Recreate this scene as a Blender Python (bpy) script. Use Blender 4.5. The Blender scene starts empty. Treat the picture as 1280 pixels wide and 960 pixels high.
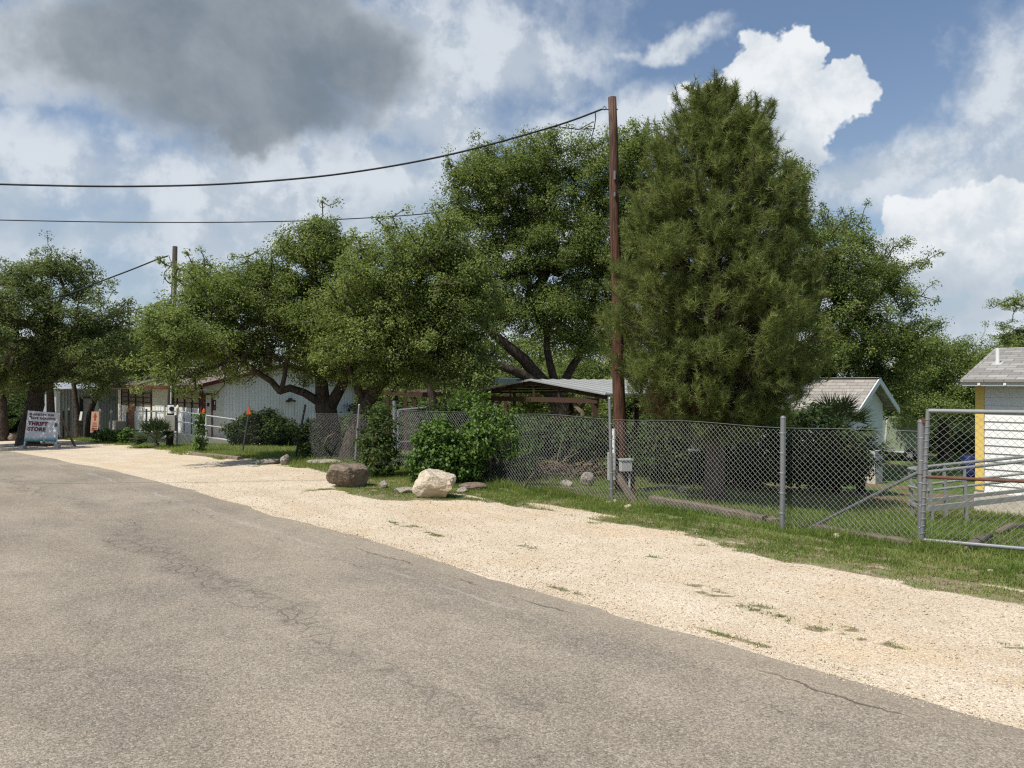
import bpy, math, random
import numpy as np
from mathutils import Vector, Matrix, noise as mnoise

scene = bpy.context.scene
COL = scene.collection
RNG = np.random.default_rng(7)
random.seed(7)

# ---------------------------------------------------------------- camera
FPX = 985.0                      # focal length in photo pixels (1280 wide)
CX, HY = 640.0, 478.0            # principal column, horizon row
EYE = 1.95
cam_data = bpy.data.cameras.new("camera")
cam_data.sensor_width = 36.0
cam_data.lens = 36.0 * FPX / 1280.0
cam_data.clip_start = 0.05
cam_data.clip_end = 3000.0
cam = bpy.data.objects.new("camera", cam_data)
cam.location = (0, 0, EYE)
cam.rotation_euler = (math.radians(90.0 - 0.116), 0, 0)
COL.objects.link(cam)
scene.camera = cam
scene.render.resolution_x, scene.render.resolution_y = 1024, 768

# ---------------------------------------------------------------- light
SUN_EL = 57.0
SUN_AZ = math.atan2(-0.77, -0.64)          # compass angle from +Y towards +X
SUN_DIR = Vector((math.sin(SUN_AZ) * math.cos(math.radians(SUN_EL)),
                  math.cos(SUN_AZ) * math.cos(math.radians(SUN_EL)),
                  math.sin(math.radians(SUN_EL))))
sun_data = bpy.data.lights.new("sun", 'SUN')
sun_data.energy = 4.2
sun_data.angle = math.radians(0.53)
sun_data.color = (1.0, 0.955, 0.88)
sun = bpy.data.objects.new("sun", sun_data)
sun.rotation_euler = SUN_DIR.to_track_quat('Z', 'Y').to_euler()
sun.location = SUN_DIR * 60
COL.objects.link(sun)

scene.view_settings.view_transform = 'Standard'
scene.view_settings.look = 'None'
scene.view_settings.gamma = 1.0
scene.view_settings.use_curve_mapping = False
scene.view_settings.exposure = 0.18
scene.cycles.use_denoising = False
scene.cycles.filter_width = 1.25
scene.cycles.max_bounces = 6
scene.cycles.diffuse_bounces = 3
scene.cycles.glossy_bounces = 2
scene.cycles.transmission_bounces = 3
scene.cycles.transparent_max_bounces = 6

# ---------------------------------------------------------------- node maths
class X:
    """A node socket one can do arithmetic with."""
    def __init__(self, nt, sock): self.nt, self.s = nt, sock
    def _m(self, op, *others, clamp=False):
        n = self.nt.nodes.new('ShaderNodeMath'); n.operation = op; n.use_clamp = clamp
        for i, o in enumerate((self,) + others):
            if isinstance(o, X): self.nt.links.new(o.s, n.inputs[i])
            else: n.inputs[i].default_value = float(o)
        return X(self.nt, n.outputs[0])
    def __add__(self, o): return self._m('ADD', o)
    __radd__ = __add__
    def __sub__(self, o): return self._m('SUBTRACT', o)
    def __rsub__(self, o): return (self * -1.0) + o
    def __mul__(self, o): return self._m('MULTIPLY', o)
    __rmul__ = __mul__
    def __truediv__(self, o): return self._m('DIVIDE', o)
    def pw(self, o): return self._m('POWER', o)
    def mx(self, o): return self._m('MAXIMUM', o)
    def mn(self, o): return self._m('MINIMUM', o)
    def ab(self): return self._m('ABSOLUTE')
    def clamp(self): return self._m('ADD', 0.0, clamp=True)
    def sqrt(self): return self._m('SQRT')
    def sin(self): return self._m('SINE')
    def frac(self): return self._m('FRACT')
    def asin(self): return self._m('ARCSINE')
    def atan2(self, o): return self._m('ARCTAN2', o)
    def smooth(self, a, b):
        """0 below a, 1 above b (a < b), smooth in between."""
        n = self.nt.nodes.new('ShaderNodeMapRange'); n.interpolation_type = 'SMOOTHSTEP'
        self.nt.links.new(self.s, n.inputs[0])
        n.inputs[1].default_value, n.inputs[2].default_value = a, b
        return X(self.nt, n.outputs[0])

def sep(nt, vec):
    n = nt.nodes.new('ShaderNodeSeparateXYZ'); nt.links.new(vec, n.inputs[0])
    return [X(nt, n.outputs[i]) for i in range(3)]
def comb(nt, a, b, c):
    n = nt.nodes.new('ShaderNodeCombineXYZ')
    for i, v in enumerate((a, b, c)):
        if isinstance(v, X): nt.links.new(v.s, n.inputs[i])
        else: n.inputs[i].default_value = v
    return n.outputs[0]
def noise(nt, vec, scale, detail=4, rough=0.55, dist=0.0):
    n = nt.nodes.new('ShaderNodeTexNoise')
    nt.links.new(vec, n.inputs['Vector'])
    n.inputs['Scale'].default_value = scale; n.inputs['Detail'].default_value = detail
    n.inputs['Roughness'].default_value = rough; n.inputs['Distortion'].default_value = dist
    return X(nt, n.outputs[0])
def voro(nt, vec, scale, feature='F1', out=0):
    n = nt.nodes.new('ShaderNodeTexVoronoi'); n.feature = feature
    nt.links.new(vec, n.inputs['Vector']); n.inputs['Scale'].default_value = scale
    return n.outputs[out]
def col(c): return (c[0], c[1], c[2], 1.0)
def mixc(nt, f, a, b, mode='MIX'):
    n = nt.nodes.new('ShaderNodeMix'); n.data_type = 'RGBA'; n.blend_type = mode
    if isinstance(f, X): nt.links.new(f.s, n.inputs[0])
    else: n.inputs[0].default_value = f
    for i, v in ((6, a), (7, b)):
        if isinstance(v, tuple): n.inputs[i].default_value = col(v)
        else: nt.links.new(v, n.inputs[i])
    return n.outputs[2]
def scalec(nt, c, f):
    """colour times a grey factor"""
    n = nt.nodes.new('ShaderNodeVectorMath'); n.operation = 'SCALE'
    if isinstance(c, tuple): n.inputs[0].default_value = c
    else: nt.links.new(c, n.inputs[0])
    nt.links.new(f.s, n.inputs['Scale'])
    return n.outputs[0]
def bump(nt, h, strength, dist):
    n = nt.nodes.new('ShaderNodeBump')
    n.inputs['Strength'].default_value = strength; n.inputs['Distance'].default_value = dist
    nt.links.new(h.s, n.inputs['Height'])
    return n.outputs[0]
def attr(nt, name):
    n = nt.nodes.new('ShaderNodeAttribute'); n.attribute_name = name
    return X(nt, n.outputs['Fac'])
def wpos(nt): return nt.nodes.new('ShaderNodeNewGeometry').outputs['Position']
def opos(nt): return nt.nodes.new('ShaderNodeTexCoord').outputs['Object']

def newmat(name):
    m = bpy.data.materials.new(name); m.use_nodes = True
    nt = m.node_tree
    return m, nt, nt.nodes['Principled BSDF']
def setp(nt, b, color=None, rough=None, metal=None, spec=None, normal=None):
    for key, v in (('Base Color', color), ('Roughness', rough), ('Metallic', metal), ('Specular IOR Level', spec), ('Normal', normal)):
        if v is None: continue
        if isinstance(v, X): nt.links.new(v.s, b.inputs[key])
        elif isinstance(v, (int, float)): b.inputs[key].default_value = v
        elif isinstance(v, tuple): b.inputs[key].default_value = col(v)
        else: nt.links.new(v, b.inputs[key])

def plain(name, c, rough=0.7, metal=0.0, var=0.18, scale=6.0, spec=0.3, dirt=None, bmp=0.0):
    """a painted / raw surface with uneven tone, some dirt and slight unevenness"""
    m, nt, b = newmat(name)
    p = opos(nt)
    f = noise(nt, p, scale, 5, 0.6)
    g = noise(nt, p, scale * 9, 3, 0.6)
    k = (f - 0.5) * (2 * var) + (g - 0.5) * var + 1.0
    cc = scalec(nt, c, k)
    if dirt:
        d = noise(nt, p, scale * 0.45, 6, 0.65).smooth(0.5, 0.75)
        cc = mixc(nt, d * 0.6, cc, dirt)
    setp(nt, b, color=cc, rough=rough, metal=metal, spec=spec)
    if bmp: setp(nt, b, normal=bump(nt, g, 0.5, bmp))
    return m

# ---------------------------------------------------------------- world: sky with clouds
def build_world():
    w = bpy.data.worlds.new("World"); scene.world = w
    w.use_nodes = True
    nt = w.node_tree; nt.nodes.clear()
    out = nt.nodes.new('ShaderNodeOutputWorld'); bg = nt.nodes.new('ShaderNodeBackground')
    STR = 0.1
    bg.inputs[1].default_value = STR
    nt.links.new(bg.outputs[0], out.inputs[0])
    sky = nt.nodes.new('ShaderNodeTexSky'); sky.sky_type = 'NISHITA'; sky.sun_disc = False
    sky.sun_elevation = math.radians(SUN_EL); sky.sun_rotation = SUN_AZ
    sky.air_density = 1.0; sky.dust_density = 1.2; sky.ozone_density = 1.6
    d = nt.nodes.new('ShaderNodeTexCoord').outputs['Generated']
    x, y, z = sep(nt, d)
    el = z.mn(0.999).mx(-0.999).asin()
    wa = noise(nt, d, 3.6, 6, 0.62); sh = nt.nodes.new('ShaderNodeVectorMath'); sh.operation = 'ADD'
    nt.links.new(d, sh.inputs[0]); sh.inputs[1].default_value = (7.3, 2.1, 4.4)
    wb = noise(nt, sh.outputs[0], 3.6, 6, 0.62)
    az0 = x.atan2(y); el0 = el
    az = az0 + (wa - 0.5) * 0.30; el = el + (wb - 0.5) * 0.20
    n1 = noise(nt, d, 5.0, 8, 0.60, 0.25)
    n2 = noise(nt, d, 14.0, 7, 0.62, 0.15)
    nl = noise(nt, d, 3.2, 5, 0.5)
    def blob(px, py, rx, ry, ang=0.0):
        a0 = math.atan((px - CX) / FPX); e0 = math.atan((HY - py) / FPX * math.cos(a0))
        ra = rx / FPX * math.cos(a0); re = ry / FPX
        u = az - a0; v = el - e0
        if ang:
            c, s_ = math.cos(math.radians(ang)), math.sin(math.radians(ang))
            u, v = u * c + v * s_, v * c - u * s_
        q = (u / ra).pw(2.0) + (v / re).pw(2.0) if False else ((u * (1 / ra)) * (u * (1 / ra)) + (v * (1 / re)) * (v * (1 / re)))
        return 1.0 - q.sqrt()
    def field(lst):
        r = None
        for bdef in lst:
            b = blob(*bdef)
            r = b if r is None else r.mx(b)
        return r.mx(-3.0)
    soft = field([(60, 60, 140, 80), (520, 60, 150, 110), (660, 50, 100, 60), (560, 160, 130, 60), (300, 245, 460, 60),
                  (90, 235, 240, 60), (450, 280, 300, 80), (770, 150, 190, 34), (330, 210, 130, 34), (1160, 195, 130, 38, 22), (1080, 240, 110, 40, 15),
                  (1265, 95, 70, 70), (1260, 215, 110, 55), (822, 56, 44, 12), (100, 300, 300, 50), (1200, 390, 300, 55),
                  (640, 420, 800, 45), (20, 40, 60, 80)])
    crisp = field([(964, 141, 78, 56), (892, 121, 38, 36), (919, 92, 36, 32), (959, 98, 42, 34), (978, 74, 26, 22), (1026, 96, 26, 22), (1040, 124, 40, 30), (1014, 156, 46, 40), (979, 206, 66, 70), (899, 161, 44, 40), (1024, 186, 24, 30),
                   (1160, 262, 30, 24), (1185, 278, 40, 34), (1225, 270, 40, 26), (1262, 258, 40, 34), (1285, 300, 80, 62), (1145, 312, 28, 20), (1220, 310, 70, 40)])
    dark = field([(275, 60, 225, 112), (300, 135, 170, 64), (120, 50, 120, 66), (410, 70, 105, 90), (300, 180, 62, 30)])
    grey = field([(1000, 225, 110, 52), (1225, 360, 150, 44), (520, 300, 130, 40), (60, 290, 180, 30), (1080, 300, 110, 40), (960, 170, 60, 40)])
    # relief: noise sampled a little towards the sun against noise here
    off = nt.nodes.new('ShaderNodeVectorMath'); off.operation = 'ADD'
    nt.links.new(d, off.inputs[0]); off.inputs[1].default_value = (-0.022, 0.0, 0.026)
    r5 = noise(nt, off.outputs[0], 14.0, 7, 0.62, 0.15)
    relief = (n2 - r5)
    ms = (soft * 0.9 + (n1 - 0.5) * 2.4 + (n2 - 0.5) * 1.2 + 0.10).smooth(-0.30, 0.75)
    n3 = noise(nt, d, 34.0, 6, 0.62, 0.1)
    mc = (crisp + (n1 - 0.5) * 0.5 + (n2 - 0.5) * 0.9 + (n3 - 0.5) * 0.7 + 0.06).smooth(0.0, 0.20)
    md = (dark * 1.3 + (n1 - 0.5) * 1.7 + (n2 - 0.5) * 0.8 + (nl - 0.5) * 0.4).smooth(-0.35, 0.50)
    mg = (grey + (n1 - 0.5) * 1.0).smooth(-0.1, 0.7)
    K = 1.0 / STR
    sk = sky.outputs[0]
    # summer haze: the blue is paler than a clean Nishita sky
    sk = mixc(nt, 0.12, sk, (0.25 * K, 0.38 * K, 0.60 * K))
    hz = (el0 * -1.0).smooth(-0.42, 0.02)
    sk = mixc(nt, hz * 0.42, sk, (0.42 * K, 0.50 * K, 0.60 * K))
    cs = mixc(nt, (n2 + relief * 1.4).smooth(0.3, 0.7), (0.45 * K, 0.51 * K, 0.58 * K), (0.62 * K, 0.665 * K, 0.715 * K))
    cs = mixc(nt, mg * 0.7, cs, (0.37 * K, 0.45 * K, 0.53 * K))
    c = mixc(nt, ms * 0.92, sk, cs)
    cw = mixc(nt, (relief * 2.0 + 0.60).smooth(0.15, 0.85), (0.56 * K, 0.615 * K, 0.67 * K), (0.76 * K, 0.785 * K, 0.81 * K))
    cw = mixc(nt, mg * 0.8, cw, (0.39 * K, 0.46 * K, 0.54 * K))
    c = mixc(nt, mc, c, cw)
    cd = mixc(nt, (n1 * 0.7 + n2 * 0.3 + (nl - 0.5) * 0.8).smooth(0.30, 0.72), (0.165 * K, 0.205 * K, 0.245 * K), (0.33 * K, 0.365 * K, 0.40 * K))
    rim = md * (1.0 - md) * 4.0
    c = mixc(nt, rim * 0.25, c, (0.60 * K, 0.645 * K, 0.69 * K))
    c = mixc(nt, md * 0.95, c, cd)
    nt.links.new(c, bg.inputs[0])
    w.cycles.sampling_method = 'MANUAL'
    w.cycles.sample_map_resolution = 512
build_world()

# ---------------------------------------------------------------- place: frame of the road, terrain
UX, UY = -0.6606, 0.7507         # along the road, away from the camera
NX, NY = 0.7507, 0.6606          # across it, towards the yards
def softplus(x, w):
    x = np.asarray(x, float) / w
    return w * np.where(x > 30, x, np.log1p(np.exp(np.minimum(x, 30))))
def zst(s, t):
    a = 0.036 * softplus(s - 19.0, 2.5)
    b = 0.078 * softplus(t - 10.2, 0.8)
    a = a - softplus(a - 1.5, 0.2); b = b - softplus(b - 1.25, 0.15)
    lumps = 0.018 * np.sin(s * 1.3 + t * 0.7) * np.sin(t * 1.9 - s * 0.4) * (1 / (1 + np.exp(-(np.asarray(t) - 9.0) * 3)))
    return -(a + b) + lumps
def toxy(s, t): return UX * s + NX * t, UY * s + NY * t
def tost(x, y): return UX * x + UY * y, NX * x + NY * y
def W(s, t, z=0.0):
    x, y = toxy(s, t); return Vector((x, y, z))
def WG(s, t, dz=0.0): return W(s, t, float(zst(s, t)) + dz)
def zxy(x, y): return float(zst(*tost(x, y)))
def P(px, py, Y):
    """the point Y metres ahead seen at photo pixel px, py"""
    return Vector(((px - CX) / FPX * Y, Y, EYE + (HY - py) / FPX * Y))
def G(px, py):
    """the ground point seen at photo pixel px, py"""
    d = (px - CX) / FPX; Y = 10.0
    for _ in range(60):
        Y = Y * 0.5 + 0.5 * (EYE - zxy(d * Y, Y)) * FPX / max(py - HY, 1.0)
    return Vector((d * Y, Y, zxy(d * Y, Y)))
def GY(px, Y):
    x = (px - CX) / FPX * Y; return Vector((x, Y, zxy(x, Y)))
def on_t(px, t):
    """s and Y where the column px meets the upright plane across = t"""
    d = (px - CX) / FPX; Y = t / (NX * d + NY); return (UX * d + UY) * Y, Y
def on_s(px, s):
    d = (px - CX) / FPX; Y = s / (UX * d + UY); return (NX * d + NY) * Y, Y
def zpx(py, Y): return EYE + (HY - py) / FPX * Y

# ---------------------------------------------------------------- object helpers
def tag(o, label=None, cat=None, group=None, kind=None):
    if label: o['label'] = label
    if cat: o['category'] = cat
    if group: o['group'] = group
    if kind: o['kind'] = kind
    return o
def thing(name, loc, label, cat, group=None):
    o = bpy.data.objects.new(name, None); o.location = loc; o.empty_display_size = 0.2
    COL.objects.link(o); return tag(o, label, cat, group)
def origin_of(o):
    v = Vector((0, 0, 0))
    while o is not None: v += Vector(o.location); o = o.parent
    return v
def mesh_np(name, verts, faces, mat, parent=None, smooth=False, tint=None, loc=None):
    """faces: (n, k) int array; builds one mesh object from arrays"""
    verts = np.asarray(verts, np.float32); faces = np.asarray(faces, np.int32)
    me = bpy.data.meshes.new(name)
    off = origin_of(parent) if parent is not None else (loc if loc is not None else Vector((0, 0, 0)))
    verts = verts - np.array(off, np.float32)
    n, k = faces.shape
    me.vertices.add(len(verts)); me.vertices.foreach_set('co', verts.ravel())
    me.loops.add(n * k); me.loops.foreach_set('vertex_index', faces.ravel())
    me.polygons.add(n); me.polygons.foreach_set('loop_start', np.arange(0, n * k, k, dtype=np.int32))
    me.polygons.foreach_set('loop_total', np.full(n, k, np.int32))
    if smooth: me.polygons.foreach_set('use_smooth', np.ones(n, bool))
    me.update(calc_edges=True)
    if tint is not None:
        for key, arr, dom in tint:
            a = me.attributes.new(key, 'FLOAT', dom); a.data.foreach_set('value', np.asarray(arr, np.float32))
    me.materials.append(mat)
    o = bpy.data.objects.new(name, me); COL.objects.link(o)
    if parent is not None: o.parent = parent
    elif loc is not None: o.location = loc
    return o

class MB:
    """collects shapes; build() links them as one mesh object"""
    def __init__(self): self.v, self.f = [], []
    def add(self, vs, fs):
        b = len(self.v); self.v += [Vector(p) for p in vs]; self.f += [[i + b for i in f] for f in fs]; return self
    def hexa(self, p):
        """8 corners: 4 bottom (ccw from above), 4 top"""
        return self.add(p, [[3, 2, 1, 0], [4, 5, 6, 7], [0, 1, 5, 4], [1, 2, 6, 5], [2, 3, 7, 6], [3, 0, 4, 7]])
    def box(self, c, size, rot=None):
        x, y, z = size[0] / 2, size[1] / 2, size[2] / 2
        R = rot or Matrix.Identity(3)
        return self.hexa([Vector(c) + R @ Vector(q) for q in ((-x, -y, -z), (x, -y, -z), (x, y, -z), (-x, y, -z), (-x, -y, z), (x, -y, z), (x, y, z), (-x, y, z))])
    def st(self, s0, s1, t0, t1, z0, z1):
        """box aligned with the road frame"""
        return self.hexa([W(s1, t0, z0), W(s0, t0, z0), W(s0, t1, z0), W(s1, t1, z0), W(s1, t0, z1), W(s0, t0, z1), W(s0, t1, z1), W(s1, t1, z1)])
    def beam(self, a, b, w, h, up=(0, 0, 1)):
        a, b = Vector(a), Vector(b); d = (b - a).normalized(); up = Vector(up)
        if abs(d.dot(up)) > 0.98: up = Vector((1, 0, 0))
        sd = d.cross(up).normalized() * (w / 2); u = sd.cross(d).normalized() * (h / 2)
        return self.hexa([a - sd - u, b - sd - u, b + sd - u, a + sd - u, a - sd + u, b - sd + u, b + sd + u, a + sd + u])
    def tube(self, pts, r, n=8, cap=True):
        pts = [Vector(p) for p in pts]; rs = r if isinstance(r, (list, tuple)) else [r] * len(pts)
        base = len(self.v); ref = None
        for i, p in enumerate(pts):
            d = (pts[min(i + 1, len(pts) - 1)] - pts[max(i - 1, 0)]).normalized()
            if ref is None: ref = Vector((0, 0, 1)) if abs(d.z) < 0.9 else Vector((1, 0, 0))
            a = d.cross(ref).normalized(); b = a.cross(d).normalized(); ref = b
            for k in range(n):
                th = 2 * math.pi * k / n
                self.v.append(p + (a * math.cos(th) + b * math.sin(th)) * rs[i])
        for i in range(len(pts) - 1):
            for k in range(n):
                q = base + i * n; k2 = (k + 1) % n
                self.f.append([q + k2, q + k, q + n + k, q + n + k2])
        if cap:
            self.f.append([base + k for k in range(n)])
            self.f.append([base + (len(pts) - 1) * n + k for k in reversed(range(n))])
        return self
    def prism(self, poly, d):
        """polygon (3D points) swept by vector d"""
        n = len(poly); d = Vector(d); poly = [Vector(p) for p in poly]
        return self.add(poly + [p + d for p in poly], [list(range(n))[::-1], [n + i for i in range(n)]] + [[i, (i + 1) % n, n + (i + 1) % n, n + i] for i in range(n)])
    def build(self, name, mat, parent=None, loc=None, smooth=False, bevel=0.0):
        me = bpy.data.meshes.new(name)
        off = origin_of(parent) if parent is not None else Vector(loc) if loc is not None else Vector((0, 0, 0))
        me.from_pydata([v - off for v in self.v], [], self.f)
        me.materials.append(mat)
        o = bpy.data.objects.new(name, me); COL.objects.link(o)
        import bmesh
        bm = bmesh.new(); bm.from_mesh(me); bmesh.ops.recalc_face_normals(bm, faces=bm.faces[:]); bm.to_mesh(me); bm.free()
        if smooth:
            me.polygons.foreach_set('use_smooth', np.ones(len(me.polygons), bool))
        if bevel:
            md = o.modifiers.new('bevel', 'BEVEL'); md.width = bevel; md.segments = 2; md.limit_method = 'ANGLE'
        if parent is not None: o.parent = parent
        elif loc is not None: o.location = loc
        return o
# ---------------------------------------------------------------- ground masks
def vnoise(x, y, seed=0):
    """smooth value noise in [0,1] on arrays"""
    x = np.asarray(x, float) + seed * 17.3; y = np.asarray(y, float) - seed * 9.1
    xi, yi = np.floor(x).astype(np.int64), np.floor(y).astype(np.int64)
    xf, yf = x - xi, y - yi
    def h(i, j):
        v = np.sin((i * 127.1 + j * 311.7 + seed * 74.7) % 6283.185) * 43758.5453
        return v - np.floor(v)
    u, v = xf * xf * (3 - 2 * xf), yf * yf * (3 - 2 * yf)
    return (h(xi, yi) * (1 - u) + h(xi + 1, yi) * u) * (1 - v) + (h(xi, yi + 1) * (1 - u) + h(xi + 1, yi + 1) * u) * v
def fbm(x, y, seed=0, o=4):
    r, a, tot = 0, 1.0, 0
    for k in range(o):
        r = r + a * vnoise(np.asarray(x) * 2 ** k, np.asarray(y) * 2 ** k, seed + k); tot += a; a *= 0.55
    return r / tot
EDGE_S = [-20, 0, 2.3, 4.4, 6.1, 8.4, 10.2, 11.2, 12.2, 13.1, 13.7, 15.0, 17, 20, 24, 30, 35, 38, 60, 200]
EDGE_T = [8.3, 8.2, 8.14, 8.05, 8.3, 8.35, 7.75, 7.05, 6.85, 6.75, 8.2, 8.55, 8.5, 8.35, 8.5, 8.7, 8.9, 9.3, 9.3, 9.3]
WEEDS = [(4.05, 6.15, .55, .10), (4.4, 6.3, .3, .08), (3.6, 6.0, .3, .08), (3.05, 5.9, .40, .09), (2.6, 5.95, .25, .07), (2.95, 6.1, .2, .06), (3.3, 5.22, .5, .06), (2.7, 5.25, .35, .05),
         (9.0, 6.0, .5, .10), (8.3, 5.9, .35, .08), (5.6, 7.0, .18, .06), (6.9, 6.3, .2, .06), (1.9, 6.6, .15, .06), (1.2, 7.7, .25, .07), (5.2, 5.25, .3, .05)]
BARE = [(8.45, 8.6, .9, .20), (10.6, 8.35, .5, .10), (2.4, 8.45, .3, .06)]
def grass_p(s, t):
    """how likely grass is at a point of the verge or the gravel"""
    s, t = np.asarray(s, float), np.asarray(t, float)
    te = np.interp(s, EDGE_S, EDGE_T)
    nz = fbm(s * 1.1, t * 2.4, 3, 4) - 0.5
    g = np.clip((t - te + nz * 2.1) / 0.35 + 0.25, 0, 1)
    for (a, b, ra, rb) in BARE:
        q = ((s - a) / ra) ** 2 + ((t - b) / rb) ** 2 + (fbm(s * 4, t * 5, 5, 2) - 0.5) * 1.2
        g = g * np.clip(q - 0.5, 0.06, 1)
    for (a, b, ra, rb) in WEEDS:
        q = ((s - a) / ra) ** 2 + ((t - b) / rb) ** 2
        g = np.maximum(g, np.clip(1.3 - q, 0, 1) * 1.0 * (fbm(s * 7, t * 9, 8, 2) > 0.44) * np.clip((fbm(s * 22, t * 26, 9, 2) - .25) * 4, .1, 1))
    # bare drive-in between the verge and the fence far along the road
    g = g * (1 - np.clip(1 - np.abs(s - 40.5) / 3.2, 0, 1) * (t > 8.2) * (t < 12))
    return g
def thin(s, t):
    """patches where the verge grass is dry and thin"""
    return np.clip((fbm(np.asarray(s) * 0.9, np.asarray(t) * 1.3, 21, 4) - 0.30) / 0.20, 0.35, 1)
def yard_p(s, t):
    """how grassy the yards behind the fence are"""
    s, t = np.asarray(s, float), np.asarray(t, float)
    n = fbm(s * 0.5, t * 0.5, 11, 4)
    g = np.clip((n - 0.30) * 4.0, 0, 1)
    bare = (np.clip(1 - np.abs(s - 16.5) / 3.5, 0, 1) * np.clip(1 - np.abs(t - 13) / 5, 0, 1)) * 2.2
    bare = np.maximum(bare, 1.6 * np.clip(1 - np.hypot((s - 8) / 4.5, (t - 16) / 3.5), 0, 1))
    return np.clip(g - bare, 0, 1)

# ---------------------------------------------------------------- ground materials
def gravel_color(nt, p):
    base = mixc(nt, noise(nt, p, 1.1, 5, 0.6).smooth(0.38, 0.62), (0.620, 0.522, 0.388), (0.550, 0.455, 0.326))
    base = mixc(nt, noise(nt, p, 0.55, 4, 0.6).smooth(0.5, 0.7) * 0.5, base, (0.64, 0.475, 0.29))
    gx, gy, gz = sep(nt, p); gs = gx * UX + gy * UY; gt = gx * NX + gy * NY
    trk = noise(nt, comb(nt, gs * .12, gt, gz), 2.2, 5, .6)
    base = mixc(nt, trk.smooth(.46, .68) * .55, base, (0.50, 0.385, 0.25))
    base = mixc(nt, noise(nt, comb(nt, gs * .3, gt, gz), 1.3, 6, .7).smooth(.56, .74) * .45, base, (0.44, 0.35, 0.25))
    st1 = voro(nt, p, 60.0, out=1); st2 = voro(nt, p, 130.0, out=1)
    h1 = sep(nt, st1)[0]; h2 = sep(nt, st2)[1]
    tone = (h1 - 0.5) * 0.30 + (h2 - 0.5) * 0.32 + 1.0
    c = scalec(nt, base, tone)
    c = mixc(nt, sep(nt, st2)[0].smooth(0.90, 0.93) * 0.75, c, (0.30, 0.22, 0.15))
    c = mixc(nt, sep(nt, st2)[2].smooth(0.90, 0.93) * 0.8, c, (0.80, 0.74, 0.62))
    d1 = X(nt, voro(nt, p, 60.0)); d2 = X(nt, voro(nt, p, 130.0))
    return c, d1 * -0.6 + d2 * -0.4
def soil_color(nt, p):
    c = mixc(nt, noise(nt, p, 1.7, 6, 0.65), (0.150, 0.110, 0.066), (0.245, 0.185, 0.115))
    litter = sep(nt, voro(nt, p, 26.0, out=1))[0]
    return scalec(nt, c, (litter - 0.5) * 0.7 + 1.0)

m_shoulder, nt, b = newmat('gravel')
p = wpos(nt)
gc, gh = gravel_color(nt, p)
ga = attr(nt, 'grass'); edge_n = noise(nt, p, 9.0, 4, 0.65)
soil = mixc(nt, noise(nt, p, 3.0, 5, 0.65).smooth(0.40, 0.62), soil_color(nt, p), (0.130, 0.155, 0.050))
f = (ga + (edge_n - 0.5) * 0.9).smooth(0.30, 0.75)
setp(nt, b, color=mixc(nt, f * 0.85, gc, soil), rough=0.95, spec=0.15, normal=bump(nt, gh + noise(nt, p, 5, 4, 0.6) * 0.5, 0.55, 0.010))

m_ground, nt, b = newmat('ground')
p = wpos(nt)
ga = attr(nt, 'grass')
gn = noise(nt, p, 1.3, 6, 0.65)
grassc = mixc(nt, gn.smooth(0.3, 0.7), (0.075, 0.130, 0.028), (0.150, 0.200, 0.052))
grassc = mixc(nt, noise(nt, p, 14, 4, 0.7).smooth(0.45, 0.7) * 0.6, grassc, (0.030, 0.055, 0.013))
f = (ga + (noise(nt, p, 4, 5, 0.65) - 0.5) * 0.8).smooth(0.25, 0.7)
setp(nt, b, color=mixc(nt, f, soil_color(nt, p), grassc), rough=0.95, spec=0.1, normal=bump(nt, noise(nt, p, 18, 5, 0.7), 0.8, 0.04))

# road: worn chip seal, with seams, cracks and alligator cracking in the wheel path
m_road, nt, b = newmat('worn_asphalt')
p = wpos(nt)
xx, yy, zz = sep(nt, p)
S = xx * UX + yy * UY; T = xx * NX + yy * NY
Q = comb(nt, S * 0.22, T, zz)                     # streaks along the road
wear = noise(nt, Q, 1.1, 5, 0.6); patch = noise(nt, p, 0.5, 6, 0.62); mid = noise(nt, p, 3.0, 5, 0.65)
c = mixc(nt, wear.smooth(0.3, 0.7), (0.268, 0.228, 0.177), (0.356, 0.304, 0.236))
c = mixc(nt, patch.smooth(0.42, 0.66) * 0.6, c, (0.215, 0.188, 0.154))
c = mixc(nt, noise(nt, Q, 0.6, 3, 0.5).smooth(0.5, 0.72) * 0.55, c, (0.345, 0.283, 0.208))
c = scalec(nt, c, (mid - 0.5) * 0.35 + 1.0)
a1 = voro(nt, p, 85.0, out=1); a2 = voro(nt, p, 170.0, out=1)
h1, h1b, _ = sep(nt, a1); h2, _, _ = sep(nt, a2)
tone = (h1 - 0.5) * 0.55 + (h2 - 0.5) * 0.60 + 1.0
c = scalec(nt, c, tone)
c = mixc(nt, h1b.smooth(0.90, 0.93) * 0.6, c, (0.48, 0.43, 0.35))
c = mixc(nt, h2.smooth(0.90, 0.94) * 0.6, c, (0.085, 0.08, 0.075))
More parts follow.
